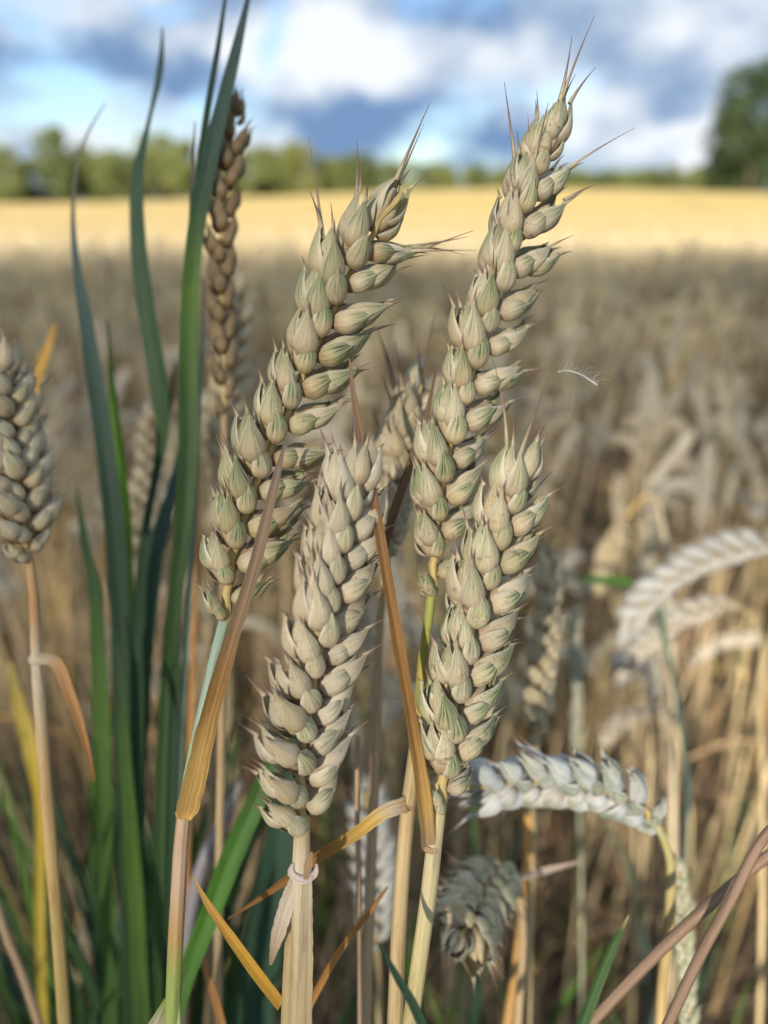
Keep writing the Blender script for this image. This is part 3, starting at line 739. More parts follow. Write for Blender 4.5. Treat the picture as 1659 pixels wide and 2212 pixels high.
grass_tuft('clump of tall dark green grass blades reaching into the sky at left', (270, 2300, .285), [
    ([(228, 222, .270), (176, 320, .270), (158, 440, .270), (162, 545, .271), (180, 660, .272), (212, 860, .273), (240, 1070, .275), (258, 1300, .278), (266, 1600, .282), (280, 2000, .287), (286, 2240, .288)],
     [.4, 1.0, 1.3, 2.4, 4.6, 6.4, 7.2, 7.0, 6.5, 6.0, 5], gt, dict(fold=.25, twist=.3)),
    ([(351, 58, .262), (346, 150, .262), (322, 260, .262), (297, 380, .263), (297, 500, .264), (314, 660, .265), (342, 830, .267), (352, 930, .270), (330, 1050, .275), (305, 1200, .278), (300, 1500, .28), (300, 2240, .284)],
     [.5, 2.6, 1.2, 4.6, 5.6, 6.6, 7.0, 5.0, 2.4, 3.0, 4, 4], g, dict(fold=.2, twist=-.4)),
    ([(232, 690, .285), (240, 800, .285), (250, 950, .285), (262, 1120, .285), (270, 1350, .286), (275, 1700, .288), (280, 2240, .29)],
     [.4, 2.0, 5.0, 7.6, 7.0, 6, 5], [(0, C_GREEN), (.3, lin(110, 158, 34)), (.5, C_BGREEN), (1, C_GREEN)], dict(fold=.2)),
    ([(378, 780, .27), (352, 960, .272), (318, 1120, .275), (300, 1300, .278), (290, 1560, .28), (285, 2240, .284)], [.6, 2.2, 3.0, 4.0, 4.5, 4], g3, dict(fold=.5)),
    ([(165, 1050, .30), (178, 1140, .30), (205, 1280, .30), (214, 1450, .30), (225, 1700, .30), (240, 2240, .30)], [.4, 3.0, 5.5, 6.5, 6, 6], g2, dict(fold=.3)),
    ([(392, 940, .285), (372, 1060, .285), (338, 1180, .285), (312, 1340, .285), (296, 1560, .285), (285, 2240, .287)], [.5, 4.0, 7.5, 9.0, 9.0, 7], [(0, C_BLUEG), (.4, C_DGREEN), (1, C_GREEN)], dict(fold=.25)),
    ([(242, 1330, .272), (258, 1450, .272), (268, 1600, .274), (290, 1900, .278), (310, 2240, .28)], [.4, 2.5, 4.0, 6, 6], g2, dict(fold=.3)),
])
grass_tuft('grass plant with two tall blades crossing the dark thin ear', (350, 2300, .255), [
    ([(540, -20, .232), (505, 130, .233), (470, 270, .234), (438, 410, .236), (416, 560, .238), (408, 740, .240), (408, 930, .243), (396, 1130, .246), (372, 1340, .249), (352, 1620, .252), (345, 2240, .256)],
     [1.2, 3.6, 4.8, 5.6, 5.0, 5.8, 6.2, 5.6, 4.6, 4, 4], [(0, C_BLUEG), (.25, C_DGREEN), (.36, C_BGREEN), (.5, C_GREEN), (1, C_GREEN)], dict(fold=.35, twist=.5)),
    ([(489, -20, .236), (470, 110, .237), (448, 240, .238), (432, 360, .239), (420, 500, .241), (412, 700, .243), (400, 1000, .246), (380, 1400, .25), (360, 2240, .256)],
     [1.0, 1.8, 2.2, 2.2, 2.4, 2.6, 3, 3, 3], g, dict(fold=.8)),
    ([(421, 262, .240), (417, 360, .240), (414, 470, .241), (412, 640, .243), (404, 900, .247), (385, 1300, .25), (362, 2240, .256)], [.3, 1.3, 1.8, 2.2, 2.4, 2.6, 3], gt, dict(fold=.7)),
    ([(440, 620, .250), (436, 760, .250), (428, 900, .251), (420, 1100, .252), (400, 1400, .253), (370, 2240, .256)], [.4, 1.4, 1.8, 2.0, 2.2, 2.5], [(0, C_GLAUC), (.5, C_GLAUC), (1, C_GREEN)], dict(fold=.6)),
])
grass_tuft('broad green blade slanting behind the left stem at bottom', (380, 2420, .215), [
    ([(588, 1640, .232), (560, 1715, .230), (505, 1840, .226), (450, 1985, .222), (398, 2120, .219), (360, 2260, .216)], [4.2, 6.0, 6.6, 6.0, 5.2, 5], [(0, C_GREEN), (.4, lin(84, 132, 44)), (1, C_GREEN)], dict(fold=.45))])
grass_tuft('broad dark green leaf behind the pale middle stem', (610, 2420, .30), [
    ([(640, 1560, .315), (618, 1720, .314), (592, 1900, .312), (565, 2090, .310), (545, 2260, .308)], [3, 10, 14, 15, 13], [(0, C_DGREEN), (1, lin(52, 92, 70))], dict(fold=.2)),
    ([(560, 1890, .30), (545, 2000, .30), (520, 2150, .30), (505, 2260, .30)], [.5, 4, 6, 7], g3, dict(fold=.3))])
grass_tuft('narrow green blade tip in the bottom right corner area', (1225, 2420, .20), [
    ([(1358, 1978, .198), (1330, 2035, .198), (1298, 2110, .198), (1250, 2240, .198)], [.4, 2.2, 3.0, 3.4], [(0, lin(196, 170, 130)), (.12, C_GREEN), (1, C_GREEN)], dict(fold=.6))])
grass_tuft('thin dark green blade crossing the bottom edge between the stems', (960, 2420, .150), [
    ([(822, 2040, .150), (852, 2100, .150), (890, 2165, .150), (930, 2260, .150)], [.3, 1.4, 1.9, 2.2], [(0, C_DGREEN), (1, C_DGREEN)], dict(fold=.6))])
grass_tuft('horizontal green leaf in front of the bent golden stem', (1390, 2420, .42), [
    ([(1225, 1248, .43), (1280, 1252, .43), (1340, 1256, .43), (1400, 1275, .43), (1440, 1400, .43)], [1.0, 5.0, 6, 5, 3], [(0, C_GREEN), (.4, lin(84, 132, 44)), (.7, C_BLUEG), (1, C_GREEN)], dict(fold=.3, face=[0, -.5, .85]))])

# ------------------------------------------------------------------ loose straws and dry leaves low in the picture
def straw(label, px, r, cols, name='straw', cat='straw'):
    pts = to_ground(pxpath(px)); pts[-1][2] = 0.002
    b = pts[-1].copy(); c = curve(pts, 50, False); rr = np.interp(np.linspace(0, 1, 50), np.linspace(0, 1, len(r)), r) * MM
    V, F, U = tube(c - b, rr, 8); cc = np.repeat(ramp(cols, 50), 8, 0); cc = np.vstack([cc, cc[:1], cc[-1:]])
    o = obj(name, mkmesh(name, V, F, U, cc, M_STEM)); o.location = tuple(b)
    return tag(o, label, cat, 'bent and fallen straws')
def dry_leaf(label, px, wid, cols, grd=False, **kw):
    pts = pxpath(px)
    if grd: pts = to_ground(pts); wid = list(wid) + [wid[-1], wid[-1] * .8]
    b = pts[-1].copy(); c = curve(pts, 40, False); w = np.interp(np.linspace(0, 1, 40), np.linspace(0, 1, len(wid)), wid) * MM
    V, F, U = blade(c - b, w, kw.get('face', -CF), kw.get('fold', .4), np.linspace(0, kw.get('twist', .5), 40))
    o = obj('dry_leaf', mkmesh('dry_leaf', V, F, U, np.repeat(ramp(cols, 40), 7, 0), M_LEAF)); o.location = tuple(b)
    return tag(o, label, 'leaf', 'dry leaves among the stems')
B_ = lin(134, 110, 90)
straw('upper of two crossed brown straws slanting to the right edge', [(1700, 1755, .19), (1659, 1798, .19), (1580, 1940, .19), (1515, 2060, .19), (1435, 2230, .19)], [1.0, 1.3, 1.3, 1.3, 1.3], [(0, B_), (1, lin(124, 102, 84))])
straw('lower of two crossed brown straws slanting to the right edge', [(1710, 1800, .20), (1659, 1848, .20), (1600, 1896, .20), (1450, 2030, .20), (1270, 2215, .20)], [1.2, 1.4, 1.5, 1.5, 1.4], [(0, B_), (1, lin(132, 110, 88))])
straw('greyish-purple old straw behind the left stem', [(520, 1690, .29), (500, 1735, .29), (435, 1875, .29), (398, 2050, .29), (385, 2240, .29)], [1.6, 2.4, 2.8, 2.8, 2.8], [(0, lin(128, 116, 108)), (.3, lin(156, 150, 152)), (1, lin(140, 128, 116))])
straw('thin brown straw behind the right side of the middle ear', [(772, 1590, .21), (772, 1750, .21), (776, 1950, .21), (778, 2230, .21)], [.7, .8, .9, .9], [(0, C_TAN), (1, lin(178, 150, 122))])
straw('leaning straw at the left bottom corner', [(-20, 1900, .26), (10, 2010, .26), (50, 2110, .26), (90, 2230, .26)], [1.3, 1.4, 1.5, 1.5], [(0, lin(176, 150, 120)), (1, lin(170, 140, 110))])
straw('orange upright straw under the nodding white ear', [(1142, 1760, .30), (1138, 1880, .30), (1120, 2050, .30), (1095, 2230, .30)], [1.6, 1.8, 2.2, 2.4], [(0, lin(200, 150, 84)), (.4, lin(178, 138, 82)), (1, lin(178, 150, 92))])
straw('thin orange stem between the left ear and the green blades', [(428, 930, .30), (426, 1100, .30), (424, 1250, .30), (415, 1500, .30), (400, 2240, .30)], [.9, 1.2, 1.2, 1.2, 1.2], [(0, lin(190, 140, 84)), (1, lin(196, 146, 92))])
dry_leaf('golden pointed dry leaf slanting down to the middle stem', [(416, 1893, .170), (452, 1958, .171), (502, 2030, .172), (556, 2105, .173), (610, 2175, .175)], [.3, 1.7, 2.4, 2.7, 2.6], [(0, lin(200, 168, 112)), (.3, lin(198, 152, 78)), (.7, lin(212, 168, 70)), (1, lin(206, 158, 74))], fold=.7, twist=.2)
dry_leaf('orange dry leaf slanting up from the middle stem to the right', [(838, 1915, .20), (795, 1975, .20), (740, 2045, .199), (690, 2130, .197), (655, 2200, .196)], [.5, 1.5, 2.0, 2.2, 2.2], [(0, lin(160, 116, 70)), (1, lin(196, 144, 76))], fold=.6)
dry_leaf('short orange dry leaf at the bottom left of centre', [(425, 1990, .23), (440, 2080, .23), (465, 2160, .23), (490, 2260, .23)], [.5, 1.6, 2.4, 2.6], [(0, lin(170, 126, 84)), (1, lin(190, 140, 80))], grd=True)
dry_leaf('yellow blurred leaf tip above the left edge ear', [(120, 700, .36), (98, 760, .36), (75, 820, .36), (55, 880, .36)], [.8, 4.0, 6.0, 5.0], [(0, lin(214, 168, 84)), (1, lin(206, 170, 84))], grd=True)
dry_leaf('yellow broad dry leaf at the left edge beside the orange stem', [(20, 1430, .34), (40, 1520, .34), (70, 1640, .34), (80, 1700, .34), (85, 2000, .34)], [2, 6, 7, 4, 4], [(0, lin(176, 160, 92)), (.5, lin(206, 178, 64)), (1, lin(180, 160, 84))], grd=True)

# white plant fluff caught on a thread beside the awns
def fluff():
    rg = random.Random(3); parts = []
    base = P(1246, 812, .172)
    spine = curve(pxpath([(1204, 804, .172), (1225, 801, .172), (1246, 806, .1715), (1266, 816, .172), (1290, 832, .172)]), 24) - base
    parts.append((*tube(spine, np.linspace(.10, .24, 24) * MM, 5), None))
    for i in range(46):
        p = spine[rg.randrange(1, 23)]; d = np.array([rg.gauss(.6, .5), rg.gauss(0, .5), rg.gauss(.25, .5)]) * rg.uniform(1.0, 3.4) * MM
        parts.append((*tube(curve([p, p + d * .5 + RNG.normal(0, .2, 3) * MM, p + d], 5), .035 * MM, 3), None))
    thr = curve([P(1244, 812, .172), P(1238, 862, .172), P(1228, 905, .172)], 8) - base
    parts.append((*tube(thr, .03 * MM, 3), None))
    V, F, U, C = merge(parts)
    o = obj('seed_fluff', mkmesh('seed_fluff', V, F, U, np.array(lin(226, 222, 220)), M_LEAF)); o.location = tuple(base)
    tag(o, 'tiny white seed fluff hanging on a thread right of the tallest ear', 'fluff')
fluff()

# ------------------------------------------------------------------ the field: plants one by one near, one mass beyond
TO = np.array([0.0, -1.0, 0.15])
def plant_variant(seed):
    """stem, ear and leaf of one wheat plant standing at the origin, +Z up"""
    rg = random.Random(seed); H = rg.uniform(.72, .84); bend = rg.choice([0, .1, .2, .35, .6, .95, 1.3])
    az = rg.uniform(0, 2 * math.pi); d = np.array([math.cos(az), math.sin(az), 0]); lean = rg.uniform(0, .05)
    p0 = np.zeros(3); p1 = np.array([0, 0, H * .5]) + d * lean * .4; p2 = np.array([0, 0, H * .84]) + d * lean
    stem = curve([p0, p1, p2, p2 + np.array([0, 0, H * .09]) + d * (lean * .3 + bend * .012)], 14)
    a = 0.1 + bend * .4; q = [stem[-1]]; L = rg.uniform(.075, .105)
    for i in range(6):
        q.append(q[-1] + (np.array([0, 0, math.cos(a)]) + d * math.sin(a)) * L / 6); a += bend * .42
    return stem, curve(q, 60), d, rg

def ear_arrays(c, rg, lite, n=18, size=1.05):
    out = []
    for (m, s, top) in spikelet_frames(c, n, rg.uniform(0, 3.1), 30, 30, size, TO, rg, 2):
        v, f, u = rg.choice(lite); out.append((v @ m[:3, :3].T + m[:3, 3], f, u, None))
    V, F, U, C = merge(out); return V, F, U

STRAWS = [lin(204, 186, 146), lin(190, 170, 138), lin(210, 190, 142), lin(176, 158, 132), lin(198, 170, 118)]
VARS = []
for i in range(12):
    stem, ec, d, rg_ = plant_variant(900 + i)
    sc = STRAWS[i % 5]
    V, F, U = tube(stem, np.linspace(1.9, 1.2, len(stem)) * MM, 6)
    me_s = mkmesh('stem', V, F, U, np.array(sc), M_STEM)
    me_e = mkmesh('ear', *ear_arrays(ec, rg_, LITE), mat=M_HUSK)
    leaves = []
    for j in range(2):
        h = rg_.uniform(.35, .8); k = int(h * 13); a = rg_.uniform(0, 6.28); e = np.array([math.cos(a), math.sin(a), 0])
        p = stem[k]; Ln = rg_.uniform(.09, .18); up = rg_.uniform(-.1, .8)
        lc = curve([p, p + e * Ln * .35 + np.array([0, 0, Ln * .35 * up + .02]), p + e * Ln * .75 + np.array([0, 0, Ln * .3 * up]), p + e * Ln + np.array([0, 0, -Ln * rg_.uniform(.1, .6)])], 12)
        V, F, U = blade(lc, np.interp(np.linspace(0, 1, 12), [0, .3, 1], [3.2, 4.2, .5]) * MM, [0, 0, 1.0], .4, np.linspace(0, rg_.uniform(-1.5, 1.5), 12), 5)
        leaves.append(mkmesh('leaf', V, F, U, np.array([C_TAN, C_OCHRE, lin(178, 150, 116), lin(160, 130, 98)][(i + j) % 4]), M_LEAF))
    VARS.append((me_s, me_e, leaves))

rg = random.Random(77)
spots = []
def fill(y0, y1, dens, spread):
    area_n = int(dens * spread * (y1 * y1 - y0 * y0) / 2 * 2)
    for _ in range(area_n):
        y = math.sqrt(rg.uniform(y0 * y0, y1 * y1)); x = rg.uniform(-spread, spread) * y; spots.append((x, y))
fill(.52, 2.2, 230, .62)
spots = [s for s in spots if not (s[1] < .62 and s[0] < .05)]
spots.sort(key=lambda s: s[0] ** 2 + s[1] ** 2)
near = spots[:282]
NEAR_R = math.hypot(*near[-1])
for i, (x, y) in enumerate(near):
    me_s, me_e, lv = VARS[rg.randrange(12)]
    s = rg.uniform(.93, 1.08) * (0.94 if y < .8 else 1)
    pl = thing('wheat_plant', (x, y, 0), 'blurred ripe wheat plant in the shaded field behind the foreground ears', 'wheat', 'wheat plants of the shaded field')
    pl.rotation_euler = (rg.gauss(0, .09), rg.gauss(0, .09), rg.uniform(0, 6.28)); pl.scale = (s, s, s)
    obj('stem', me_s, pl)
    obj('ear', me_e, pl, None, (rg.uniform(0, .35), rg.uniform(0.1, .5), rg.uniform(0, 1), 1))
    for m in lv: obj('leaf', m, pl)

# the rest of the field as one mass
def lo_plant(seed, nspk, stem_seg, leaf):
    rgl = random.Random(seed); stem, ec, d, r2 = plant_variant(seed)
    V = []; F = []; C = []
    sc = np.array(STRAWS[seed % 5]); hc = np.array(lin(226, 212, 174))
    for (m, s, top) in spikelet_frames(ec, nspk, rgl.uniform(0, 3), 30, 30, 1.1 * (18 / nspk) ** .45, TO, rgl, 1):
        o = len(V); W = 3.6 * MM
        loc = np.array([(0, 0, 0), (W, 0, 4.5 * MM), (-W * .5, W * .8, 5 * MM), (-W * .5, -W * .6, 5 * MM), (0, 1.5 * MM, 14.5 * MM)])
        V += list(loc @ m[:3, :3].T + m[:3, 3]); k = rgl.uniform(.82, 1.1)
        C += [hc * k * .8] + [hc * k] * 3 + [hc * k * 1.05]
        F += [(o, o + 1, o + 2), (o, o + 2, o + 3), (o, o + 3, o + 1), (o + 4, o + 2, o + 1), (o + 4, o + 3, o + 2), (o + 4, o + 1, o + 3)]
    if stem_seg:
        c = stem[np.linspace(0, len(stem) - 1, stem_seg).astype(int)]; o = len(V)
        for p in c:
            for k in range(3): V.append(p + np.array([math.cos(k * 2.094), math.sin(k * 2.094), 0]) * 1.7 * MM); C.append(sc)
        for i in range(stem_seg - 1):
            for k in range(3):
                a, b2 = o + i * 3 + k, o + i * 3 + (k + 1) % 3
                F += [(a, b2, b2 + 3), (a, b2 + 3, a + 3)]
    for j in range(leaf):
        p = stem[rgl.randrange(5, 13)]; a = rgl.uniform(0, 6.28); e = np.array([math.cos(a), math.sin(a), 0]); sd_ = np.array([-e[1], e[0], .3]) * 2 * MM; L = rgl.uniform(.08, .16); o = len(V)
        for t, w, z in ((0, 1, 0), (.5, 1.1, .05), (1, .2, rgl.uniform(-.1, .03))):
            V += [p + e * L * t + sd_ * w + np.array([0, 0, z]), p + e * L * t - sd_ * w + np.array([0, 0, z])]; C += [np.array(C_TAN)] * 2
        F += [(o, o + 1, o + 3), (o, o + 3, o + 2), (o + 2, o + 3, o + 5), (o + 2, o + 5, o + 4)]
    return np.array(V), np.array(F), np.array(C)

def mass(name, label, variants, pos, zbase, hscale=1.0, tint=None):
    VV = []; FF = []; CC = []; o = 0
    rr = np.random.default_rng(5)
    for (x, y) in pos:
        v, f, c = variants[rr.integers(len(variants))]
        a = rr.uniform(0, 6.28); s = rr.uniform(.92, 1.1) * hscale; ca, sa = math.cos(a), math.sin(a)
        tx, ty = rr.normal(0, .07, 2)
        w = v * s; w = np.stack([w[:, 0] * ca - w[:, 1] * sa + w[:, 2] * tx, w[:, 0] * sa + w[:, 1] * ca + w[:, 2] * ty, w[:, 2]], 1)
        VV.append(w + np.array([x, y, zbase(x, y)])); FF.append(f + o); o += len(v)
        k = rr.uniform(.78, 1.12); CC.append(c * k * np.array([1, rr.uniform(.95, 1.03), rr.uniform(.85, 1.1)]))
    me = mkmesh(name, np.vstack(VV), np.vstack(FF), col=np.vstack(CC), mat=M_STUFF, smooth=False)
    return tag(obj(name, me), label, 'wheat', None, 'stuff')

LOW = [lo_plant(1200 + i, 15, 4, 2) for i in range(10)]
LOW2 = [(v, f, c * np.array([.80, .76, .66])) for (v, f, c) in (lo_plant(1300 + i, 9, 2, 0) for i in range(8))]
pos = [s for s in spots[282:]]
spots = []
fill(2.2, 7.0, 240, .62); pos += spots
mass('wheat_crop', 'dense ripe wheat crop filling the shaded middle distance', LOW, pos, lambda x, y: float(hill(x, y)))
spots = []
fill(7.0, 14, 70, .62); fill(14, 30, 22, .62)
mass('sunlit_wheat_crop', 'golden sunlit wheat crop beyond the shade', LOW2, spots, lambda x, y: float(hill(x, y)) - .02)

# low green weeds and dead straw between the stems
def undergrowth():
    V = []; F = []; C = []
    rr = random.Random(9)
    for i in range(4600):
        y = math.sqrt(rr.uniform(.30 ** 2, 2.4 ** 2)); x = rr.uniform(-.62, .62) * max(y, .5)
        green = rr.random() < (.55 if x < -.05 and y < .9 else .25)
        h = rr.uniform(.08, .34) if green else rr.uniform(.03, .50); a = rr.uniform(0, 6.28); e = np.array([math.cos(a), math.sin(a), 0])
        w = rr.uniform(1.5, 4) * MM; sd_ = np.array([-e[1], e[0], 0]) * w; col = np.array(rr.choice([C_GREEN, C_DGREEN, C_BGREEN, C_BLUEG] if green else [C_TAN, lin(150, 122, 92), lin(120, 98, 76), C_STRAW])) * rr.uniform(.8, 1.1)
        out = rr.uniform(.02, .12) if green else rr.uniform(.03, .28); p = np.array([x, y, 0.0]); o = len(V)
        for t, ww in ((0, .8), (.4, 1), (.75, .8), (1, .1)):
            q = p + e * out * t ** 1.6 + np.array([0, 0, h * (1 - (1 - t) ** 1.6)]); V += [q + sd_ * ww, q - sd_ * ww]; C += [col] * 2
        for k in range(3): F += [(o + 2 * k, o + 2 * k + 1, o + 2 * k + 3), (o + 2 * k, o + 2 * k + 3, o + 2 * k + 2)]
    me = mkmesh('undergrowth', np.array(V), np.array(F), col=np.array(C), mat=M_STUFF)
    tag(obj('undergrowth', me), 'low green weeds and dead straw between the wheat stems', 'weeds', None, 'stuff')
undergrowth()

# more green tufts at the lower left, each one a plant
def tuft(x, y, h, n, seed, label, group):
    rr = random.Random(seed); b = np.array([x, y, 0.0]); pl = thing('grass_plant', b, label, 'grass', group)
    for i in range(n):
        a = rr.uniform(0, 6.28); e = np.array([math.cos(a), math.sin(a), 0]); out = rr.uniform(.01, .09); hh = h * rr.uniform(.8, 1.04)
        o = e * rr.uniform(0, .012)
        c = [o, o + e * out * .2 + np.array([0, 0, hh * .45]), o + e * out * .5 + np.array([0, 0, hh * .78]), o + e * out * .85 + np.array([0, 0, hh * .92]), o + e * out * 1.3 + np.array([0, 0, hh])]
        w = rr.uniform(4.5, 8.5)
        add_blade(pl, np.zeros(3), c, [w * .6, w * .9, w, w * .8, .4], [(0, lin(120, 140, 70)), (.3, rr.choice([C_GREEN, C_DGREEN, C_BLUEG])), (1, rr.choice([C_GREEN, C_BGREEN, C_DGREEN]))],
                  face=[e[0] * .3, -1, .2], fold=.35, twist=rr.uniform(-.8, .8), name='leaf', mat=M_GRASS, n=14)
GT = 'green grass tufts at the lower left'
for i, (px, py, d, h) in enumerate([(40, 1750, .34, 0), (110, 1900, .31, 0), (20, 2020, .29, 0), (190, 1780, .36, 0), (240, 1950, .31, 0), (330, 1850, .34, 0), (60, 1600, .42, 0), (430, 1750, .38, 0), (160, 2080, .28, 0), (310, 2080, .30, 0), (10, 1880, .36, 0), (520, 1980, .36, 0), (90, 1680, .30, 0), (260, 1700, .33, 0), (150, 1560, .40, 0), (350, 1640, .36, 0), (30, 1800, .27, 0), (230, 1840, .29, 0)]):
    t = P(px, py, d); tuft(t[0], t[1], t[2], 9, 50 + i, 'green grass tuft among the stems at the lower left', GT)
GR = 'green grass tufts low at the right'
for i, (px, py, d) in enumerate([(1090, 1780, .45), (1640, 2000, .36), (1600, 1650, .60), (1180, 2080, .36), (1560, 2080, .34), (960, 1850, .42)]):
    t = P(px, py, d); tuft(t[0], t[1], t[2], 5, 80 + i, 'green grass tuft among the stems at the lower right', GR)

# ------------------------------------------------------------------ trees
def crown_mesh(name, seed, rx, rz, h0, nl, leaf, mat, lobes=9, holes=None, off=None):
    rr = np.random.default_rng(seed)
    L = [np.array([0, 0, h0 + rz])]; R = [np.array([rx * .72, rx * .72, rz * .85])]
    for i in range(lobes):
        a = rr.uniform(0, 6.28); t = rr.uniform(.1, .95); rad = rx * math.sin(math.pi * (.22 + .62 * t)) * .62
        L.append(np.array([math.cos(a) * rad, math.sin(a) * rad, h0 + 2 * rz * t])); k = rr.uniform(.30, .5); R.append(np.array([rx * k, rx * k, rz * k * .9]))
    per = nl // len(L); V = []
    for c, r in zip(L, R):
        d = rr.normal(0, 1, (per, 3)); d /= np.linalg.norm(d, axis=1)[:, None]
        q = c + d * r * (rr.uniform(.25, 1.06, (per, 1)) ** .45)
        V.append(q)
    Q = np.vstack(V)
    if holes is not None:
        w = Q + off
        keep = np.ones(len(Q), bool)
        for (p, dr, rad) in holes:
            k = w - p; t = k @ dr; keep &= np.linalg.norm(k - t[:, None] * dr, axis=1) > rad
        Q = Q[keep]
    n = len(Q)
    a = rr.normal(0, 1, (n, 3)); a /= np.linalg.norm(a, axis=1)[:, None]; b = np.cross(a, rr.normal(0, 1, (n, 3))); b /= np.linalg.norm(b, axis=1)[:, None]
    s = leaf * rr.uniform(.6, 1.25, (n, 1))
    V = np.stack([Q - a * s, Q + b * s * .45, Q + a * s, Q - b * s * .45], 1).reshape(-1, 3)
    F = np.arange(4 * n).reshape(-1, 4)
    return mkmesh(name, V, F, mat=mat, smooth=False)

def trunk_mesh(seed, h, r, mat):
    rr = random.Random(seed); parts = []
    tk = curve([(0, 0, -.3), (rr.uniform(-.2, .2), rr.uniform(-.2, .2), h * .4), (rr.uniform(-.4, .4), rr.uniform(-.3, .3), h * .9)], 12)
    parts.append((*tube(tk, np.linspace(r, r * .25, 12), 8), None))
    for i in range(7):
        k = rr.randrange(4, 11); a = rr.uniform(0, 6.28); l = h * rr.uniform(.18, .32); p = tk[k]
        c = curve([p, p + np.array([math.cos(a) * l * .5, math.sin(a) * l * .5, l * .35]), p + np.array([math.cos(a) * l, math.sin(a) * l, l * .8])], 6)
        parts.append((*tube(c, np.linspace(r * .4, r * .08, 6), 6), None))
    V, F, U, C = merge(parts); return mkmesh('trunk', V, F, U, None, mat)

M_LA = mat_leaf('foliage_bright', (.165, .205, .060), (.220, .245, .090), .38)
M_LB = mat_leaf('foliage_mid', (.100, .145, .042), (.145, .180, .062), .35)
M_LD = mat_leaf('foliage_dark', (.030, .055, .022), (.055, .085, .026), .2)
M_BK = mat_bark('bark', lin(70, 60, 50), lin(104, 92, 78)); M_BI = mat_bark('birch_bark', lin(150, 146, 140), lin(216, 212, 206))
CR_A = [crown_mesh('crown', 300 + i, 4.4, 5.2, .5, 2600, .42, M_LA) for i in range(3)]
CR_B = [crown_mesh('crown', 320 + i, 4.0, 5.6, .4, 2600, .42, M_LB) for i in range(3)]
CR_D = [crown_mesh('crown', 340 + i, 5.4, 6.2, .4, 5200, .36, M_LD, 14) for i in range(2)]
TK = [trunk_mesh(350 + i, 9, .24, M_BK) for i in range(3)]; TB = [trunk_mesh(360 + i, 9, .20, M_BI) for i in range(2)]

def tree(px, topy, dist, crown, trunk, wide, label, group, rot, ybase=0.62):
    """a tree whose top is seen at pixel (px, topy) from dist metres"""
    p = P(px, topy, 1.0) - CAM; p = p / p[1] * dist + CAM
    z0 = float(hill(p[0], dist)) - .1
    zmax = max(v.co.z for v in crown.vertices[:600]); s = (p[2] - z0) / (zmax * 1.03)
    t = thing('tree', (p[0], dist, z0), label, 'tree', group); t.scale = (s * wide, s * wide, s); t.rotation_euler = (0, 0, rot)
    obj('crown', crown, t); obj('trunk', trunk, t)
    return t
GTREE = 'trees of the far wood edge'
rt = random.Random(15)
LX = [(-150, 330), (-60, 320), (10, 322), (105, 288), (165, 322), (225, 330), (262, 312), (330, 300), (385, 310), (440, 335), (500, 340), (560, 308), (612, 330), (655, 303), (700, 345), (745, 350)]
for i, (x, y) in enumerate(LX):
    lab = ('pale-trunked birch' if i in (2, 13) else 'bright green tree') + ' of the far left wood edge, front row, ' + ['first','second','third','fourth','fifth','sixth','seventh','eighth','ninth','tenth','eleventh','twelfth','thirteenth','fourteenth','fifteenth','sixteenth'][i] + ' from the left'
    br = i in (2, 13)
    tree(x, y, 150 + rt.uniform(-8, 14), (CR_A if i % 3 else CR_B)[rt.randrange(3)], TB[0] if br else TK[rt.randrange(3)], rt.uniform(.85, 1.15), lab, GTREE, rt.uniform(0, 6))
for i in range(22):                                                   # a second line closing the gaps
    tree(-190 + i * 46, 345 + rt.uniform(-8, 10), 172 + rt.uniform(-4, 8), (CR_B if i % 2 else CR_A)[rt.randrange(3)], TK[rt.randrange(3)], rt.uniform(1.1, 1.5), 'tree in the back row of the far left wood edge', 'back row of the far wood edge', rt.uniform(0, 6))
for i in range(26):
    x = 760 + i * 34 + rt.uniform(-8, 8); y = 352 + 14 * min(1, max(0, (x - 800) / 300)) + rt.uniform(-4, 6)
    tree(x, y, 230 + rt.uniform(-10, 20), (CR_A if i % 4 else CR_B)[rt.randrange(3)], TK[rt.randrange(3)], rt.uniform(1.1, 1.5), 'low distant tree behind the crest of the sunlit field', 'distant trees behind the field crest', rt.uniform(0, 6))
tree(1655, 168, 92, CR_D[0], TK[0], 1.05, 'large dark leafy tree at the right edge of the field', 'dark trees at the right', .4)
tree(1585, 262, 98, CR_D[1], TK[1], 1.0, 'smaller dark tree leaning out left of the large one at the right edge', 'dark trees at the right', 2.0)
tree(1560, 330, 104, CR_D[0], TK[2], 1.0, 'lowest dark bushy tree at the left foot of the dark group', 'dark trees at the right', 4.0)
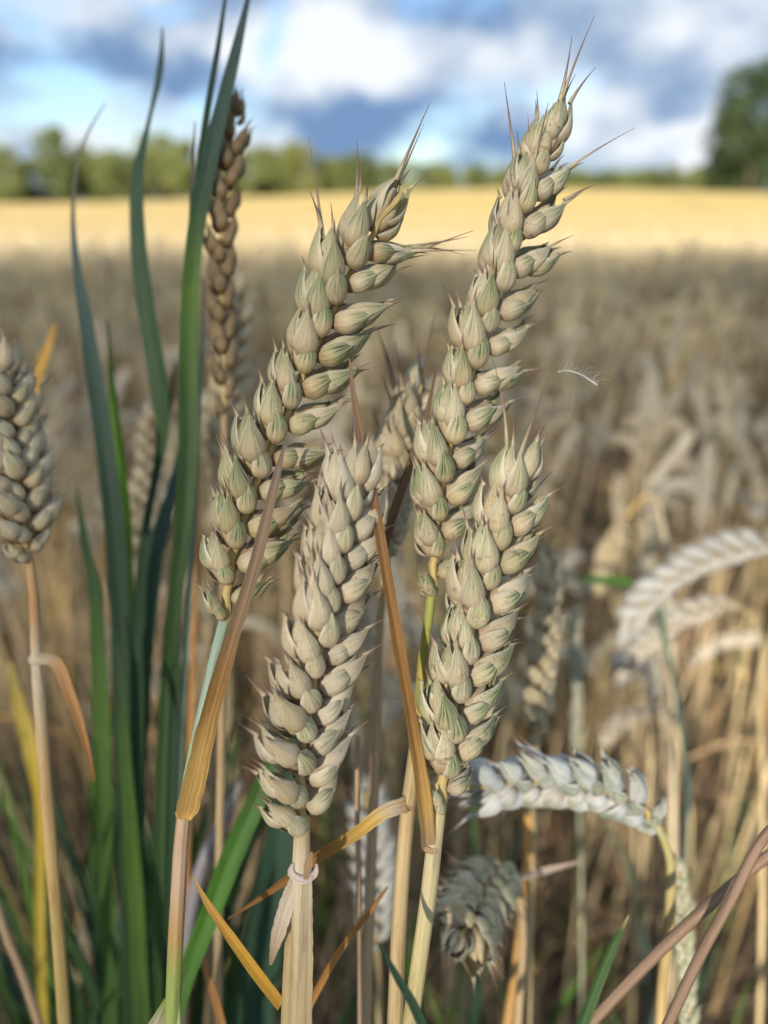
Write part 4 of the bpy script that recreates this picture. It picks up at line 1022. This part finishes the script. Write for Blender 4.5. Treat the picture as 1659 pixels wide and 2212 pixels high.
tree(1760, 190, 96, CR_D[1], TK[2], 1.2, 'dark leafy tree just beyond the right edge', 'dark trees at the right', 5.0)

# a row of field-edge trees behind the viewpoint shades the near wheat; a few gaps let sun spots through
BEAM = []
for (px, py, d, r) in [(1620, 1600, .92, .10), (1500, 1560, 1.05, .10), (1660, 1420, .90, .08)]:
    BEAM.append((P(px, py, d), SUN_DIR, r))
HY = -24.0
HTOP = .80 + (4.1 - HY) / abs(SUN_DIR[1]) * SUN_DIR[2]
def hedge_mesh(seed, wx, ty, top, n, leaf, off):
    """windbreak crown: leaves through a block with an even top"""
    rr = np.random.default_rng(seed)
    Q = np.stack([rr.uniform(-wx / 2, wx / 2, n), rr.uniform(-ty / 2, ty / 2, n), rr.uniform(.15, 1, n) * top], 1)
    edge = rr.random(n) < .06; Q[edge, 2] = top - np.abs(rr.normal(0, .25, edge.sum()))
    Q[:, 2] += .06 * np.sin(Q[:, 0] * 3.1 + seed); w = Q + off; keep = np.ones(n, bool)
    for (p, dr, rad) in BEAM:
        k = w - p; t = k @ dr; keep &= np.linalg.norm(k - t[:, None] * dr, axis=1) > rad
    Q = Q[keep]; n = len(Q)
    a = rr.normal(0, 1, (n, 3)); a /= np.linalg.norm(a, axis=1)[:, None]; b = np.cross(a, rr.normal(0, 1, (n, 3))); b /= np.linalg.norm(b, axis=1)[:, None]
    s = leaf * rr.uniform(.7, 1.2, (n, 1))
    V = np.stack([Q - a * s, Q + b * s * .45, Q + a * s, Q - b * s * .45], 1).reshape(-1, 3)
    return mkmesh('crown', V, np.arange(4 * n).reshape(-1, 4), mat=M_LB, smooth=False)
for i in range(13):
    off = np.array([-29 + i * 3.3, HY, 0.0])
    fine = abs(off[0] + 8.6) < 6.5
    t = thing('tree', off, 'even-topped windbreak tree in the row behind the viewpoint', 'tree', 'windbreak row behind the viewpoint')
    obj('crown', hedge_mesh(400 + i, 3.4, 2.4, HTOP, 19000 if fine else 4600, .08 if fine else .165, off), t); tk = obj('trunk', TK[i % 3], t); tk.scale = (.8, .8, 1.35)
